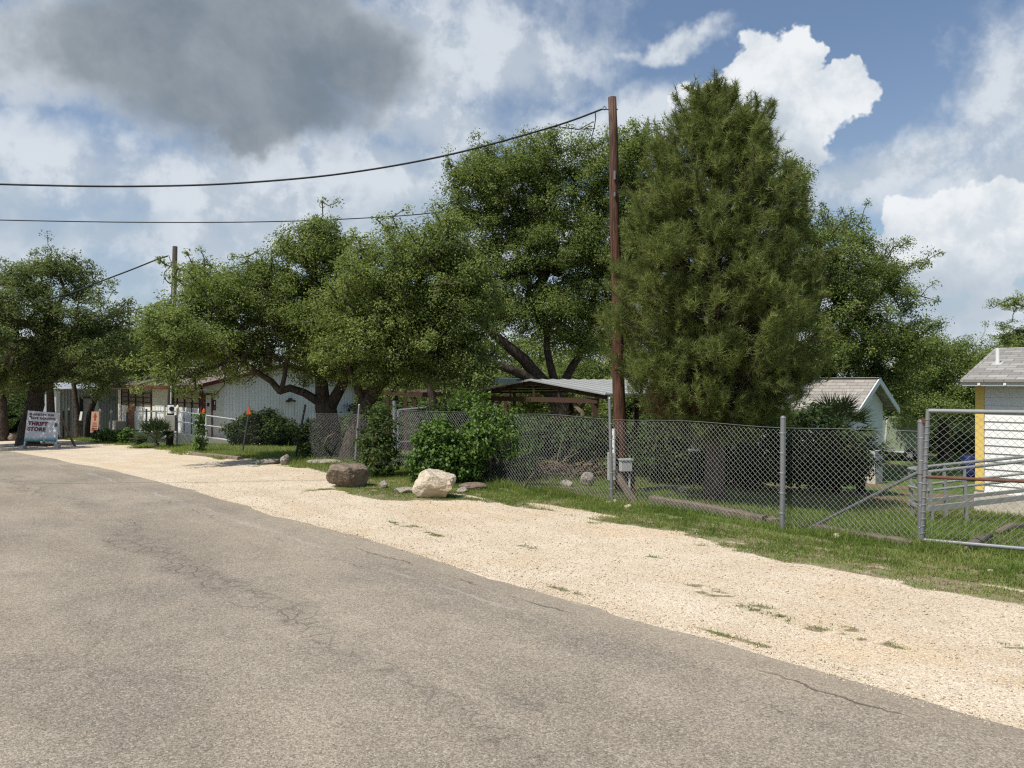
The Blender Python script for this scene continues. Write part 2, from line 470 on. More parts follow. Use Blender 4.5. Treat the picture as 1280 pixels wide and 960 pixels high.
# lighter dusty margin next to the gravel
wob = (noise(nt, p, 0.9, 5, 0.6) - 0.5)
c = mixc(nt, (T + wob * 0.5).smooth(4.55, 5.1) * 0.30, c, (0.40, 0.33, 0.24))
wrk = (noise(nt, p, 2.2, 5, 0.6) - 0.5)
wrk2 = (noise(nt, p, 9.0, 4, 0.6) - 0.5)
def seam(pos, width, w1=0.35, w2=0.06): return 1.0 - ((T - pos + wrk * w1 + wrk2 * w2).ab()).smooth(width * 0.3, width)
brk = noise(nt, comb(nt, S * 0.5, T * 0.0, 3.3), 1.0, 3, 0.6)
crack = seam(4.72, 0.020, 0.30) * brk.smooth(0.44, 0.54) * (1.0 - S.smooth(7.0, 9.0))
crack = crack.mx(seam(4.25, 0.013, 0.5) * brk.smooth(0.52, 0.6) * 0.7)
ve = voro(nt, comb(nt, S * 0.85 + wrk2 * 0.12, T + wrk2 * 0.12, zz), 5.2, 'DISTANCE_TO_EDGE')
vn = voro(nt, comb(nt, S * 0.8 + wrk * 0.25, T + wrk * 0.3, zz), 0.36, 'DISTANCE_TO_EDGE')
all_c = (1.0 - X(nt, ve).smooth(0.015, 0.075))
band = (1.0 - ((T - 2.95 + wob * 1.3).ab()).smooth(0.10, 0.34)) * noise(nt, Q, 1.6, 4, 0.6).smooth(0.42, 0.60)
far_c = (1.0 - (X(nt, vn) + wrk2 * 0.02).smooth(0.001, 0.005)) * noise(nt, p, 0.45, 2, 0.5).smooth(0.46, 0.60)
crack = crack.mx(all_c * band * 0.6).mx(far_c * 0.22)
light = seam(4.42, 0.045, 0.4, 0.1) * noise(nt, Q, 3.0, 4, 0.7).smooth(0.42, 0.6) * S.smooth(3.0, 6.0)
c = mixc(nt, light * 0.45, c, (0.46, 0.42, 0.36))
c = mixc(nt, band * 0.22, c, (0.15, 0.13, 0.11))
c = mixc(nt, crack * 0.70, c, (0.085, 0.076, 0.064))
hgt = X(nt, voro(nt, p, 70.0)) * -0.7 + X(nt, voro(nt, p, 150.0)) * -0.5 + mid * 0.6 - crack * 2.0
setp(nt, b, color=c, rough=0.96, spec=0.1, normal=bump(nt, hgt, 0.6, 0.008))

# ---------------------------------------------------------------- ground sheets
def grid_sheet(name, ss, tt, dz, mat, fz=None, attrs=(), kind='structure', jit=None):
    ss, tt = np.asarray(ss, float), np.asarray(tt, float)
    Sg, Tg = np.meshgrid(ss, tt, indexing='ij')
    if jit is not None: Tg = jit(Sg, Tg)
    Z = zst(Sg, Tg) + dz
    if fz is not None: Z = Z + fz(Sg, Tg)
    Xg, Yg = toxy(Sg, Tg)
    v = np.stack([Xg, Yg, Z], -1).reshape(-1, 3)
    n, m = len(ss), len(tt)
    i = np.arange(n - 1)[:, None] * m + np.arange(m - 1)[None, :]
    f = np.stack([i, i + 1, i + m + 1, i + m], -1).reshape(-1, 4)[:, ::-1]
    o = mesh_np(name, v, f, mat, smooth=True, tint=[(k, fn(Sg, Tg).ravel(), 'POINT') for k, fn in attrs])
    # make sure the sheet looks up
    me = o.data
    if me.polygons[0].normal.z < 0: me.flip_normals()
    return tag(o, kind=kind)
def lines(*segs):
    r = []
    for a, b_, st in segs: r += list(np.arange(a, b_, st))
    return r + [segs[-1][1]]
s_fine = lines((-700, -60, 80), (-60, -8, 4), (-8, 60, 0.25), (60, 120, 4), (120, 900, 60))
t_all = lines((-700, -60, 80), (-60, -6, 6), (-6, 5, 1.0), (5, 8, 0.5), (8, 12, 0.12), (12, 40, 0.4), (40, 100, 4), (100, 900, 80))
grid_sheet('ground', s_fine, t_all, 0.0, m_ground, attrs=[('grass', lambda s, t: np.where(t < 9.8, np.clip(grass_p(s, t), 0, 1), yard_p(s, t)))])
s_sh = lines((-60, -4, 2), (-4, 24, 0.08), (24, 60, 0.25), (60, 140, 4))
def ruts(s, t): return 0.012 * (fbm(s * 0.8, t * 1.6, 31, 3) - 0.5) * np.clip((t - 4.9) / 0.5, 0, 1) * np.clip((9.5 - t) / 0.6, 0, 1)
grid_sheet('gravel_shoulder', s_sh, lines((4.6, 9.5, 0.07)), 0.006, m_shoulder, fz=ruts, attrs=[('grass', grass_p)])
def ragged(S_, T_):
    k = np.clip((T_ - 4.4) / 0.7, 0, 1)
    return T_ + k * ((fbm(S_ * 0.6, S_ * 0 + 2, 41, 4) - 0.5) * 0.55 + (fbm(S_ * 5.0, S_ * 0 + 7, 43, 3) - 0.5) * 0.10)
def road_top(s, t): return 0.016 * np.clip((5.08 - t) / 0.22, 0, 1)
grid_sheet('road', lines((-60, -4, 2), (-4, 40, 0.1), (40, 140, 4)), lines((-5.5, 4, 0.5), (4, 5.1, 0.1)), 0.004, m_road, fz=road_top, jit=ragged)

# ---------------------------------------------------------------- leaf and blade materials
def leafmat(name, dark, light, trans=0.25, rough=0.68, spec=0.12, straw=None):
    m, nt, b = newmat(name)
    t = attr(nt, 'tint')
    c = mixc(nt, t.clamp(), dark, light)
    if straw: c = mixc(nt, t.smooth(1.05, 1.35), c, straw)
    setp(nt, b, color=c, rough=rough, spec=spec)
    tr = nt.nodes.new('ShaderNodeBsdfTranslucent')
    c2 = mixc(nt, 0.5, c, (light[0] * 1.5, light[1] * 1.5, light[2] * 0.8))
    nt.links.new(c2, tr.inputs[0])
    mx = nt.nodes.new('ShaderNodeMixShader'); mx.inputs[0].default_value = trans
    nt.links.new(b.outputs[0], mx.inputs[1]); nt.links.new(tr.outputs[0], mx.inputs[2])
    nt.links.new(mx.outputs[0], nt.nodes['Material Output'].inputs[0])
    return m
m_oak = leafmat('oak_leaf', (0.072, 0.108, 0.028), (0.250, 0.310, 0.095), 0.35)
m_oak2 = leafmat('oak_leaf_dull', (0.066, 0.094, 0.032), (0.215, 0.262, 0.095), 0.35)
m_pine = leafmat('pine_needle', (0.060, 0.088, 0.025), (0.252, 0.290, 0.090), 0.25)
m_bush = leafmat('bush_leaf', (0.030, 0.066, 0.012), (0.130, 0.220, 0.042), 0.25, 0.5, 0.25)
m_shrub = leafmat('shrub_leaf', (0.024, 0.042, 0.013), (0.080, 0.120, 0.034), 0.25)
m_blade = leafmat('grass_blade', (0.105, 0.165, 0.034), (0.270, 0.320, 0.095), 0.4, straw=(0.46, 0.38, 0.20))
m_dry = leafmat('dry_needle', (0.10, 0.06, 0.03), (0.20, 0.13, 0.06), 0.1)
m_palm = leafmat('palm_leaf', (0.022, 0.042, 0.016), (0.085, 0.120, 0.048), 0.1, 0.4, 0.4)

# ---------------------------------------------------------------- grass (stuff)
def blades(name, s, t, h, wdt, mat, tintv):
    n = len(s); x, y = toxy(s, t); z = zst(s, t)
    r = RNG
    th = r.uniform(0, 2 * np.pi, n); ln = r.normal(0, 0.62, (n, 2))
    bx, by = np.cos(th) * wdt / 2, np.sin(th) * wdt / 2
    mid_ = np.stack([x + ln[:, 0] * h * 0.35, y + ln[:, 1] * h * 0.35, z + h * 0.6], -1)
    tip = np.stack([x + ln[:, 0] * h, y + ln[:, 1] * h, z + h * np.clip(1 - 0.3 * np.hypot(ln[:, 0], ln[:, 1]), .25, 1)], -1)
    a = np.stack([x - bx, y - by, z - 0.01], -1); b_ = np.stack([x + bx, y + by, z - 0.01], -1)
    m1 = mid_ + np.stack([bx * .7, by * .7, 0 * bx], -1); m2 = mid_ - np.stack([bx * .7, by * .7, 0 * bx], -1)
    v = np.stack([a, b_, m1, tip, m2], 1).reshape(-1, 3)
    i = np.arange(n)[:, None] * 5
    f = np.concatenate([i + np.array([[0, 1, 2]]), i + np.array([[0, 2, 4]]), i + np.array([[4, 2, 3]])], 0)
    o = mesh_np(name, v, f, mat, tint=[('tint', np.repeat(tintv, 5), 'POINT')])
    return tag(o, kind='stuff')
def scatter(n, s0, s1, t0, t1, prob):
    s, t = RNG.uniform(s0, s1, n), RNG.uniform(t0, t1, n)
    k = RNG.random(n) < prob(s, t)
    return s[k], t[k]
sv, tv = scatter(520000, -1.5, 15.5, 5.0, 10.1, lambda s, t: np.clip(grass_p(s, t) * 1.0, 0, 1) ** 1.4 * thin(s, t) * np.clip((fbm(s * 5, t * 6, 61, 3) - .30) * 6, .10, 1))
dry = fbm(sv * 1.4, tv * 1.9, 15, 3)
o = blades('verge_grass', sv, tv, np.clip(RNG.gamma(4, 0.0105, len(sv)), .012, .10) * np.clip(0.6 + (tv - 7.8) * 0.35, .5, 1.3), 0.007, m_blade,
       np.clip((dry - 0.35) * 1.9 + RNG.normal(0, .22, len(sv)), 0, 1.0) + (RNG.random(len(sv)) < np.clip((dry - .38) * .9, .02, .4)) * RNG.uniform(.3, .6, len(sv)))
tag(o, 'short patchy green grass along the gravel in front of the chain link fence', 'grass')
sv, tv = scatter(110000, 15, 48, 7.8, 10.4, lambda s, t: grass_p(s, t) * 0.9)
o = blades('roadside_grass', sv, tv, RNG.gamma(4, 0.018, len(sv)), 0.011, m_blade, np.clip(RNG.normal(.5, .3, len(sv)), 0, 1.3))
tag(o, 'grass strip at the fence line beside the pale building', 'grass')
sv, tv = scatter(230000, -3, 14.5, 9.9, 16.5, lambda s, t: 0.25 + 0.75 * yard_p(s, t) * thin(s + 40, t))
o = blades('yard_grass', sv, tv, np.clip(RNG.gamma(4, 0.016, len(sv)), .02, .2), 0.008, m_blade, np.clip(RNG.normal(.42, .28, len(sv)), 0, 1.3))
tag(o, 'longer yard grass behind the chain link fence', 'grass')
sv, tv = scatter(90000, 18.5, 33, 9.7, 15, lambda s, t: 0.9 + 0 * s)
o = blades('lawn_grass', sv, tv, RNG.gamma(4, 0.018, len(sv)), 0.014, m_blade, np.clip(RNG.normal(.75, .25, len(sv)), 0, 1.4))
tag(o, 'bright green lawn in front of the gable wall', 'grass')

# taller weeds caught along the foot of the fence
sv, tv = scatter(60000, 3.4, 15.5, 9.45, 9.98, lambda s, t: np.clip((fbm(s * 1.6, t * 0 + 3, 71, 3) - .42) * 5, .04, 1) * np.exp(-((t - 9.7) / .14) ** 2))
o = blades('fence_weeds', sv, tv, np.clip(RNG.gamma(4, 0.028, len(sv)), .04, .34), 0.006, m_blade, np.clip(RNG.normal(.5, .35, len(sv)), 0, 1.5))
tag(o, 'taller weeds and grass tufts growing along the fence foot', 'grass')

# loose stones on the gravel and along the road edge (stuff)
m_stone, nt, b = newmat('limestone_chip')
t_ = attr(nt, 'tint'); cc = mixc(nt, t_, (0.36, 0.28, 0.19), (0.70, 0.59, 0.44)); setp(nt, b, color=cc, rough=0.9, spec=0.15)
def pebbles(name, s, t, size):
    n = len(s); x, y = toxy(s, t); z = zst(s, t) + 0.008 + ruts(s, t)
    base = np.array([[1, 0, 0], [-1, 0, 0], [0, 1, 0], [0, -1, 0], [0, 0, .75], [0, 0, -.75]], float)
    F = np.array([[0, 2, 4], [2, 1, 4], [1, 3, 4], [3, 0, 4], [2, 0, 5], [1, 2, 5], [3, 1, 5], [0, 3, 5]])
    v = base[None] * size[:, None, None] * RNG.uniform(.55, 1.25, (n, 6, 1))
    th = RNG.uniform(0, 6.28, n); c, s_ = np.cos(th)[:, None], np.sin(th)[:, None]
    v = np.stack([v[..., 0] * c - v[..., 1] * s_, v[..., 0] * s_ + v[..., 1] * c, v[..., 2]], -1)
    v += np.stack([x, y, z + size * .3], -1)[:, None]
    f = (np.arange(n)[:, None, None] * 6 + F[None]).reshape(-1, 3)
    o = mesh_np(name, v.reshape(-1, 3), f, m_stone, tint=[('tint', np.repeat(RNG.beta(2.6, 1.6, n), 6), 'POINT')])
    return tag(o, kind='stuff')
sv, tv = scatter(42000, -1.5, 17, 5.0, 8.9, lambda s, t: (1 - grass_p(s, t) * .8) * np.clip(1.2 - s * .05, .1, 1))
k_ = RNG.random(len(sv)) < .006
sz_ = np.clip(RNG.gamma(2.0, 0.0016, len(sv)) + .0025, .0025, .017); sz_[k_] *= 2.2
s2, t2 = scatter(9000, -1.5, 12, 4.2, 5.2, lambda s, t: np.clip((t - 4.2) / 1.0, 0, 1) ** 3)
sv, tv = np.concatenate([sv, s2]), np.concatenate([tv, t2]); sz_ = np.concatenate([sz_, np.clip(RNG.gamma(2, .0018, len(s2)) + .003, .003, .014)])
o = pebbles('loose_gravel', sv, tv, sz_)
tag(o, 'loose limestone chips on the gravel shoulder', 'gravel')
# ---------------------------------------------------------------- wood materials
m_bark, nt, b = newmat('oak_bark')
p = wpos(nt); x_, y_, z_ = sep(nt, p)
f = noise(nt, comb(nt, x_, y_, z_ * 0.3), 22, 6, 0.65)
setp(nt, b, color=mixc(nt, f.smooth(0.3, 0.7), (0.030, 0.023, 0.018), (0.110, 0.088, 0.070)), rough=0.95, spec=0.1, normal=bump(nt, f, 0.9, 0.03))
m_pinebark, nt, b = newmat('pine_bark')
p = wpos(nt); x_, y_, z_ = sep(nt, p)
f = noise(nt, comb(nt, x_, y_, z_ * 0.35), 26, 6, 0.65)
setp(nt, b, color=mixc(nt, f.smooth(0.3, 0.7), (0.060, 0.042, 0.034), (0.190, 0.140, 0.110)), rough=0.95, spec=0.1, normal=bump(nt, f, 0.9, 0.03))

# ---------------------------------------------------------------- tree growing
def unit(v): return v / np.maximum(np.linalg.norm(v, axis=-1, keepdims=True), 1e-9)
def fill_blobs(blobs, n, rng, shell=0.45, bough=0.0, per=11):
    """clump centres spread through a union of ellipsoids, thicker towards the outside, gathered in boughs"""
    C = np.array([b_[0] for b_ in blobs], float); R = np.array([b_[1] for b_ in blobs], float)
    wv = np.prod(R, 1) ** (2 / 3); wv /= wv.sum()
    nb = max(3, n // per) if bough else n
    out = []; tries = 0
    while len(out) < nb:
        k = rng.choice(len(blobs), p=wv); tries += 1
        d = unit(rng.normal(size=3)); r = (shell ** 3 + rng.random() * (1 - shell ** 3)) ** (1 / 3)
        p = C[k] + d * (R[k] - bough * .55 * np.array([1, 1, .6])) * r * rng.uniform(.95, 1.08)
        q = np.sqrt((((p - C) / R) ** 2).sum(1)); q[k] = 9
        if q.min() < 0.55 and rng.random() < 0.75: continue
        if bough and out and tries < nb * 60 and (np.linalg.norm((np.array(out) - p) * [1, 1, 1.5], axis=1)).min() < bough * .95: continue
        out.append(p)
    out = np.array(out)
    if not bough: return out, out
    i = np.concatenate([np.arange(nb), rng.integers(0, nb, n - nb)])
    o = unit(rng.normal(size=(n, 3))) * rng.random((n, 1)) ** .45 * bough * rng.uniform(.75, 1.25, (nb, 1))[i]
    o[:, 2] *= .62
    return out[i] + o, out[i] - np.array([0, 0, bough * .35])
def grow(stems, pts, rng, seg=0.4, jitter=0.10):
    """stems: polylines [(xyz, radius) ...]; joins every clump to the wood. -> nodes, parents, min radius, counts"""
    N, PA, R0 = [], [], []
    for st in stems:
        prev = -1
        first = True
        for (p, r) in st:
            p = np.array(p, float)
            if prev < 0:
                if N and st is not stems[0]:
                    d = np.linalg.norm(np.array(N) - p, axis=1); prev = int(d.argmin())
                else:
                    N.append(p); PA.append(-1); R0.append(r); prev = 0; continue
            a, ra = N[prev], R0[prev]
            k = max(1, int(np.linalg.norm(p - a) / seg))
            for j in range(1, k + 1):
                u = j / k
                q = a + (p - a) * u + (rng.normal(0, jitter * 0.25, 3) if j < k else 0)
                N.append(q); PA.append(prev); R0.append((r if first and st is not stems[0] else ra) * (1 - u) + r * u); prev = len(N) - 1
            first = False
    nstem = len(N)
    base = np.array(N[0])
    core = np.mean([np.array(st[-1][0]) for st in stems], 0)
    order = np.argsort(np.linalg.norm(pts - core, axis=1))
    arr = np.zeros((nstem + len(pts) * 30 + 10, 3)); arr[:nstem] = N; cnt = nstem
    # clumps may join anywhere on the wood but not low on the trunk
    low = np.array([1e3 if i < max(2, int(.35 * len(stems[0]))) else 0 for i in range(nstem)])
    pen = np.zeros(len(arr)); pen[:nstem] = low
    ends = []
    for i in order:
        p = pts[i]
        d = np.linalg.norm(arr[:cnt] - p, axis=1) + pen[:cnt]
        j = int(d.argmin()); L = d[j] if d[j] < 900 else np.linalg.norm(arr[j] - p)
        k = min(30, max(1, int(math.ceil(L / seg)))); a = arr[j].copy(); prev = j
        perp = rng.normal(0, 1, 3) * jitter * L
        perp[2] -= 0.06 * L
        for q in range(1, k + 1):
            u = q / k
            arr[cnt] = a + (p - a) * u + perp * math.sin(math.pi * u) + (rng.normal(0, .03, 3) if q < k else 0)
            pen[cnt] = 0
            N.append(arr[cnt].copy()); PA.append(prev); R0.append(0.0); prev = cnt; cnt += 1
        ends.append(prev)
    cn = np.zeros(cnt)
    for e in ends: cn[e] += 1
    for i in range(cnt - 1, -1, -1):
        if PA[i] >= 0: cn[PA[i]] += cn[i]
    return arr[:cnt], np.array(PA), np.array(R0), cn
def wood_mesh(name, N, PA, R0, cn, mat, parent, tip=0.011, power=0.46, cap=0.2, sides=7):
    rad = np.minimum(tip * np.maximum(cn, 1) ** power, cap)
    rad = np.maximum(R0, np.where(R0 > 0, 0, rad))
    idx = np.where(PA >= 0)[0]
    A, B = N[PA[idx]], N[idx]; ra, rb = rad[PA[idx]], rad[idx]
    ra = np.minimum(ra, np.maximum(rb * 1.7, 0.006)); 
    d = unit(B - A); ref = np.where(np.abs(d[:, 2:3]) < 0.9, np.array([[0, 0, 1.0]]), np.array([[1.0, 0, 0]]))
    e1 = unit(np.cross(d, ref)); e2 = np.cross(e1, d)
    k = sides; th = np.arange(k) / k * 2 * np.pi
    ring = e1[:, None] * np.cos(th)[None, :, None] + e2[:, None] * np.sin(th)[None, :, None]
    A2 = A - d * (ra * .25)[:, None]; B2 = B + d * (rb * .35)[:, None]
    v = np.concatenate([A2[:, None] + ring * ra[:, None, None], B2[:, None] + ring * rb[:, None, None]], 1).reshape(-1, 3)
    i = np.arange(len(idx))[:, None] * (2 * k); j = np.arange(k)[None]; j2 = (j + 1) % k
    f = np.stack([i + j, i + j2, i + k + j2, i + k + j], -1).reshape(-1, 4)
    return mesh_np(name, v, f, mat, parent, smooth=True)
def leaf_quads(c, size, up, rng, asp=0.5):
    """diamond leaves at c with random facing, pulled towards 'up' vectors"""
    n = len(c)
    nrm = unit(rng.normal(size=(n, 3)) + up)
    ax = unit(np.cross(nrm, rng.normal(size=(n, 3)))); bx = np.cross(nrm, ax)
    L = size[:, None] * .5; w_ = L * asp
    fold = nrm * L * 0.18
    v = np.stack([c - ax * L, c + bx * w_ + fold, c + ax * L, c - bx * w_ + fold], 1).reshape(-1, 3)
    f = np.arange(n * 4).reshape(n, 4)
    return v, f
def clump_leaves(pts, per, rad, size, rng, centre, flat=0.7, asp=0.5, upw=0.5, outw=0.5, tint_sd=0.2, tintb=0.5):
    n = len(pts); m = int(per)
    r = unit(rng.normal(size=(n, m, 3))) * (rng.random((n, m, 1)) ** 0.5) * (rad * rng.uniform(.65, 1.3, (n, 1, 1)))
    r[..., 2] *= flat
    c = (pts[:, None] + r).reshape(-1, 3)
    outv = unit(c - centre) * outw * 1.2 + unit(r.reshape(-1, 3)) * .5; outv[:, 2] += upw
    sz = size * rng.uniform(.65, 1.35, len(c))
    v, f = leaf_quads(c, sz, outv, rng, asp)
    tint = tintb + np.repeat(rng.normal(0, tint_sd, n), m) + rng.normal(0, .17, n * m) + (rng.random(n * m) < .03) * .5
    return v, f, np.clip(tint, 0, 1.6)
def make_tree(name, label, cat, loc, stems, blobs, nclump, per, seed, leaf=0.06, rad=0.36, mat=None, barkm=None, group=None, tintb=0.5, shell=0.45, flat=.7, cap=.16, tip=.011, jitter=.10, asp=.5, bough=0.0):
    rng = np.random.default_rng(seed)
    t = thing(name, loc, label, cat, group)
    pts, bc = fill_blobs(blobs, nclump, rng, shell, bough or rad * 1.9)
    # loose sprigs standing out of the crown's surface
    mid = np.mean([b_[0] for b_ in blobs], 0); k_ = max(6, int(nclump * .22)); q_ = np.linalg.norm((pts - mid) / (pts.std(0) + .3), axis=1)
    pick = rng.choice(np.argsort(q_)[nclump // 3:], k_, replace=False)
    dirs_ = unit(unit(pts[pick] - mid) + rng.normal(0, .35, (k_, 3)) + np.array([0, 0, .35]))
    bc = np.concatenate([bc, bc[pick]])
    pts = np.concatenate([pts, pts[pick] + dirs_ * rad * rng.uniform(.7, 1.75, (k_, 1))])
    N, PA, R0, cn = grow(stems, pts, rng, jitter=jitter)
    wood_mesh('trunk', N, PA, R0, cn, barkm or m_bark, t, cap=cap, tip=tip)
    centre = np.mean([b_[0] for b_ in blobs], 0) - np.array([0, 0, .8])
    v, f, ti = clump_leaves(pts[:nclump], int(per * 1.15), rad, leaf * .92, rng, np.repeat(bc[:nclump], int(per * 1.15), 0), tintb=tintb, flat=flat, asp=asp, upw=.85, tint_sd=.26)
    v2, f2, ti2 = clump_leaves(pts[nclump:], int(per * .45), rad * .52, leaf * .92, rng, np.repeat(bc[nclump:], int(per * .45), 0), tintb=tintb + .1, flat=.9, asp=asp, upw=.6)
    f = np.concatenate([f, f2 + len(v)]); v = np.concatenate([v, v2]); ti = np.concatenate([ti, ti2])
    mesh_np('crown', v, f, mat or m_oak, t, tint=[('tint', ti, 'FACE')])
    return t
def PB(Y, *defs):
    """crown lobes from photo-pixel extents at distance Y: (px, py, rx, ry, dY, depth factor)"""
    out = []
    for d in defs:
        px, py, rx, ry = d[:4]; dy = d[4] if len(d) > 4 else 0.0; k = d[5] if len(d) > 5 else 1.0
        YY = Y + dy; p = P(px, py, YY)
        out.append(((p.x, p.y, p.z), (rx / FPX * YY, (rx + ry) / 2 / FPX * YY * k, ry / FPX * YY)))
    return out
def stem(*pts):
    """(px, py, Y, radius) photo pixels -> world polyline"""
    return [(tuple(P(a, b_, c)), r) for (a, b_, c, r) in pts]
def gstem(px, Y, r, *pts):
    g = GY(px, Y)
    return [((g.x, g.y, g.z - 0.08), r * 1.35), ((g.x, g.y, g.z + 0.15), r * 1.08)] + stem(*pts)

# ---- oak behind the sign, far along the road
g = GY(36, 33.0)
make_tree('oak_tree', 'rounded dull green oak behind the thrift store sign', 'tree', g,
          [gstem(34, 33, .40, (40, 520, 33, .36), (48, 480, 33, .30), (52, 455, 33, .22)), stem((48, 480, 33, .2), (25, 440, 33, .12)), stem((48, 490, 33, .16), (80, 465, 32.5, .10), (110, 440, 32, .06))],
          PB(33, (60, 395, 75, 62), (10, 400, 70, 70, -1), (-40, 420, 70, 70), (110, 405, 58, 60, 0), (128, 440, 45, 52, 0), (60, 355, 60, 38), (15, 350, 45, 32), (85, 450, 75, 32, -1.5), (10, 460, 55, 38, -1), (105, 365, 34, 34)) + [((-20.2, 27.6, 3.6), (2.3, 2.0, 1.5)), ((-22.5, 29, 4.2), (2.4, 2.2, 1.8))],
          1050, 115, 11, leaf=.105, rad=.52, mat=m_oak2, tintb=.45, bough=.8)
g = GY(8, 39.0)
make_tree('oak_tree', 'shaded oak at the far end of the road, its trunk beside the picture edge', 'tree', g,
          [gstem(4, 39, .26, (2, 500, 39, .22), (-4, 470, 39, .16))], PB(39, (-10, 440, 60, 45), (25, 470, 40, 28), (-40, 420, 60, 60)), 170, 90, 12, leaf=.12, rad=.6, mat=m_oak2, tintb=.2)
g = GY(66, 40.5)
make_tree('oak_tree', 'oak with a straight reddish trunk just right of the sign', 'tree', g,
          [gstem(67, 40.5, .20, (63, 505, 40.5, .19), (62, 470, 40.5, .15))], PB(41, (80, 440, 55, 36), (120, 455, 45, 26), (50, 450, 40, 30)), 150, 90, 13, leaf=.12, rad=.6, mat=m_oak2, tintb=.25)
g = GY(92, 45)
make_tree('oak_tree', 'slim oak in front of the corrugated metal building, trunk upright', 'tree', g,
          [gstem(97, 45, .17, (96, 510, 45, .15), (92, 480, 45, .12))], PB(46, (110, 445, 55, 26), (150, 440, 40, 30)), 120, 90, 14, leaf=.13, rad=.6, mat=m_oak2, tintb=.3)
g = GY(112, 43)
make_tree('oak_tree', 'slim oak with a dark trunk curving towards the red trimmed roof', 'tree', g,
          [gstem(110, 43, .18, (112, 520, 43, .17), (118, 500, 43, .15), (130, 480, 43, .12))], PB(43.5, (150, 448, 40, 24), (165, 430, 30, 28), (135, 470, 34, 10)), 110, 90, 15, leaf=.12, rad=.55, mat=m_oak2, tintb=.35)

# ---- oaks leaning over the fence beside the left building
g = GY(412, 21.8)
make_tree('oak_tree', 'broad green oak with a snaking limb in front of the ribbed gable wall', 'tree', g,
          [gstem(413, 21.8, .34, (412, 540, 21.8, .33), (408, 510, 21.8, .30)),
           stem((408, 512, 21.8, .15), (398, 502, 21.7, .13), (380, 491, 21.5, .11), (362, 485, 21.3, .10), (350, 489, 21.2, .095), (340, 477, 21.2, .085), (322, 466, 21, .07), (290, 440, 20.4, .055), (245, 425, 19, .04)),
           stem((352, 487, 21.2, .07), (356, 470, 21.2, .06), (362, 430, 21.2, .05)),
           stem((404, 505, 21.8, .22), (402, 475, 21.8, .17), (392, 430, 21.8, .12), (382, 350, 21.8, .08)),
           stem((414, 505, 21.8, .18), (428, 480, 21.8, .14), (436, 450, 21.8, .11))],
          PB(21.5, (262, 395, 66, 55, -1.2), (228, 425, 48, 42, -2.6), (212, 448, 36, 26, -2.8), (214, 471, 34, 13, -2.8), (262, 452, 46, 20, -2.2), (300, 360, 45, 40), (385, 312, 52, 36), (350, 390, 60, 50), (300, 440, 60, 26), (400, 400, 60, 60), (330, 340, 20, 20), (410, 350, 34, 30), (405, 455, 45, 22), (255, 345, 24, 16)),
          1050, 135, 21, leaf=.072, rad=.37, tintb=.52)
g = GY(448, 20.6)
make_tree('oak_tree', 'wide bright green oak leaning right above the leafy bushes', 'tree', g,
          [gstem(437, 20.6, .25, (448, 530, 20.6, .24), (457, 505, 20.6, .21), (472, 482, 20.5, .17), (490, 465, 20.4, .13)),
           stem((457, 505, 20.6, .12), (440, 470, 20.3, .09), (430, 430, 20, .06)), stem((480, 475, 20.5, .10), (530, 440, 20, .07), (560, 400, 20, .05))],
          PB(20, (480, 370, 75, 58), (520, 320, 70, 36), (560, 365, 62, 55), (470, 425, 80, 45), (545, 425, 70, 45), (470, 315, 35, 28), (590, 420, 36, 40), (570, 460, 50, 24), (510, 465, 65, 18), (430, 440, 40, 30), (555, 290, 30, 22), (600, 380, 26, 30)),
          1000, 135, 22, leaf=.072, rad=.37, tintb=.66)
g = GY(543, 25)
make_tree('oak_tree', 'slender dark oak trunk standing between the walk gate and the pavilion', 'tree', g,
          [gstem(546, 25, .16, (543, 510, 25, .14), (538, 485, 25, .12), (525, 465, 25, .09))], PB(26, (540, 455, 60, 26), (580, 450, 40, 24), (500, 470, 40, 14)), 130, 110, 23, leaf=.08, rad=.45, tintb=.55)
# ---- the big oak behind the pavilion
g = GY(700, 27)
make_tree('oak_tree', 'tallest oak, leaning behind the pavilion and the utility pole', 'tree', g,
          [gstem(712, 27, .40, (706, 520, 27, .36), (690, 490, 27, .28)),
           stem((690, 490, 27, .24), (655, 450, 26.6, .20), (625, 425, 26.3, .16), (600, 402, 26, .12), (585, 370, 26, .08)),
           stem((694, 495, 27, .2), (655, 470, 26.5, .17), (610, 450, 26, .12), (580, 440, 25.6, .08)),
           stem((695, 490, 27, .16), (684, 440, 27, .12), (682, 400, 27, .09), (672, 388, 27, .07), (650, 330, 27, .06), (640, 270, 27, .06)),
           stem((700, 485, 27, .16), (735, 420, 27.5, .11), (748, 320, 27.5, .08), (745, 230, 27.5, .05)), stem((745, 400, 27.5, .08), (790, 330, 27.5, .05))],
          PB(26.5, (625, 235, 62, 50), (580, 255, 34, 45), (680, 205, 62, 42), (745, 205, 60, 48), (790, 205, 40, 50), (640, 310, 70, 50), (590, 330, 40, 50), (710, 300, 66, 60), (760, 310, 55, 80), (700, 385, 66, 42), (745, 400, 50, 45), (630, 380, 45, 30), (790, 300, 60, 60), (690, 250, 50, 50)),
          1650, 135, 24, leaf=.085, rad=.46, tintb=.44, shell=.4, tip=.008, bough=.72)
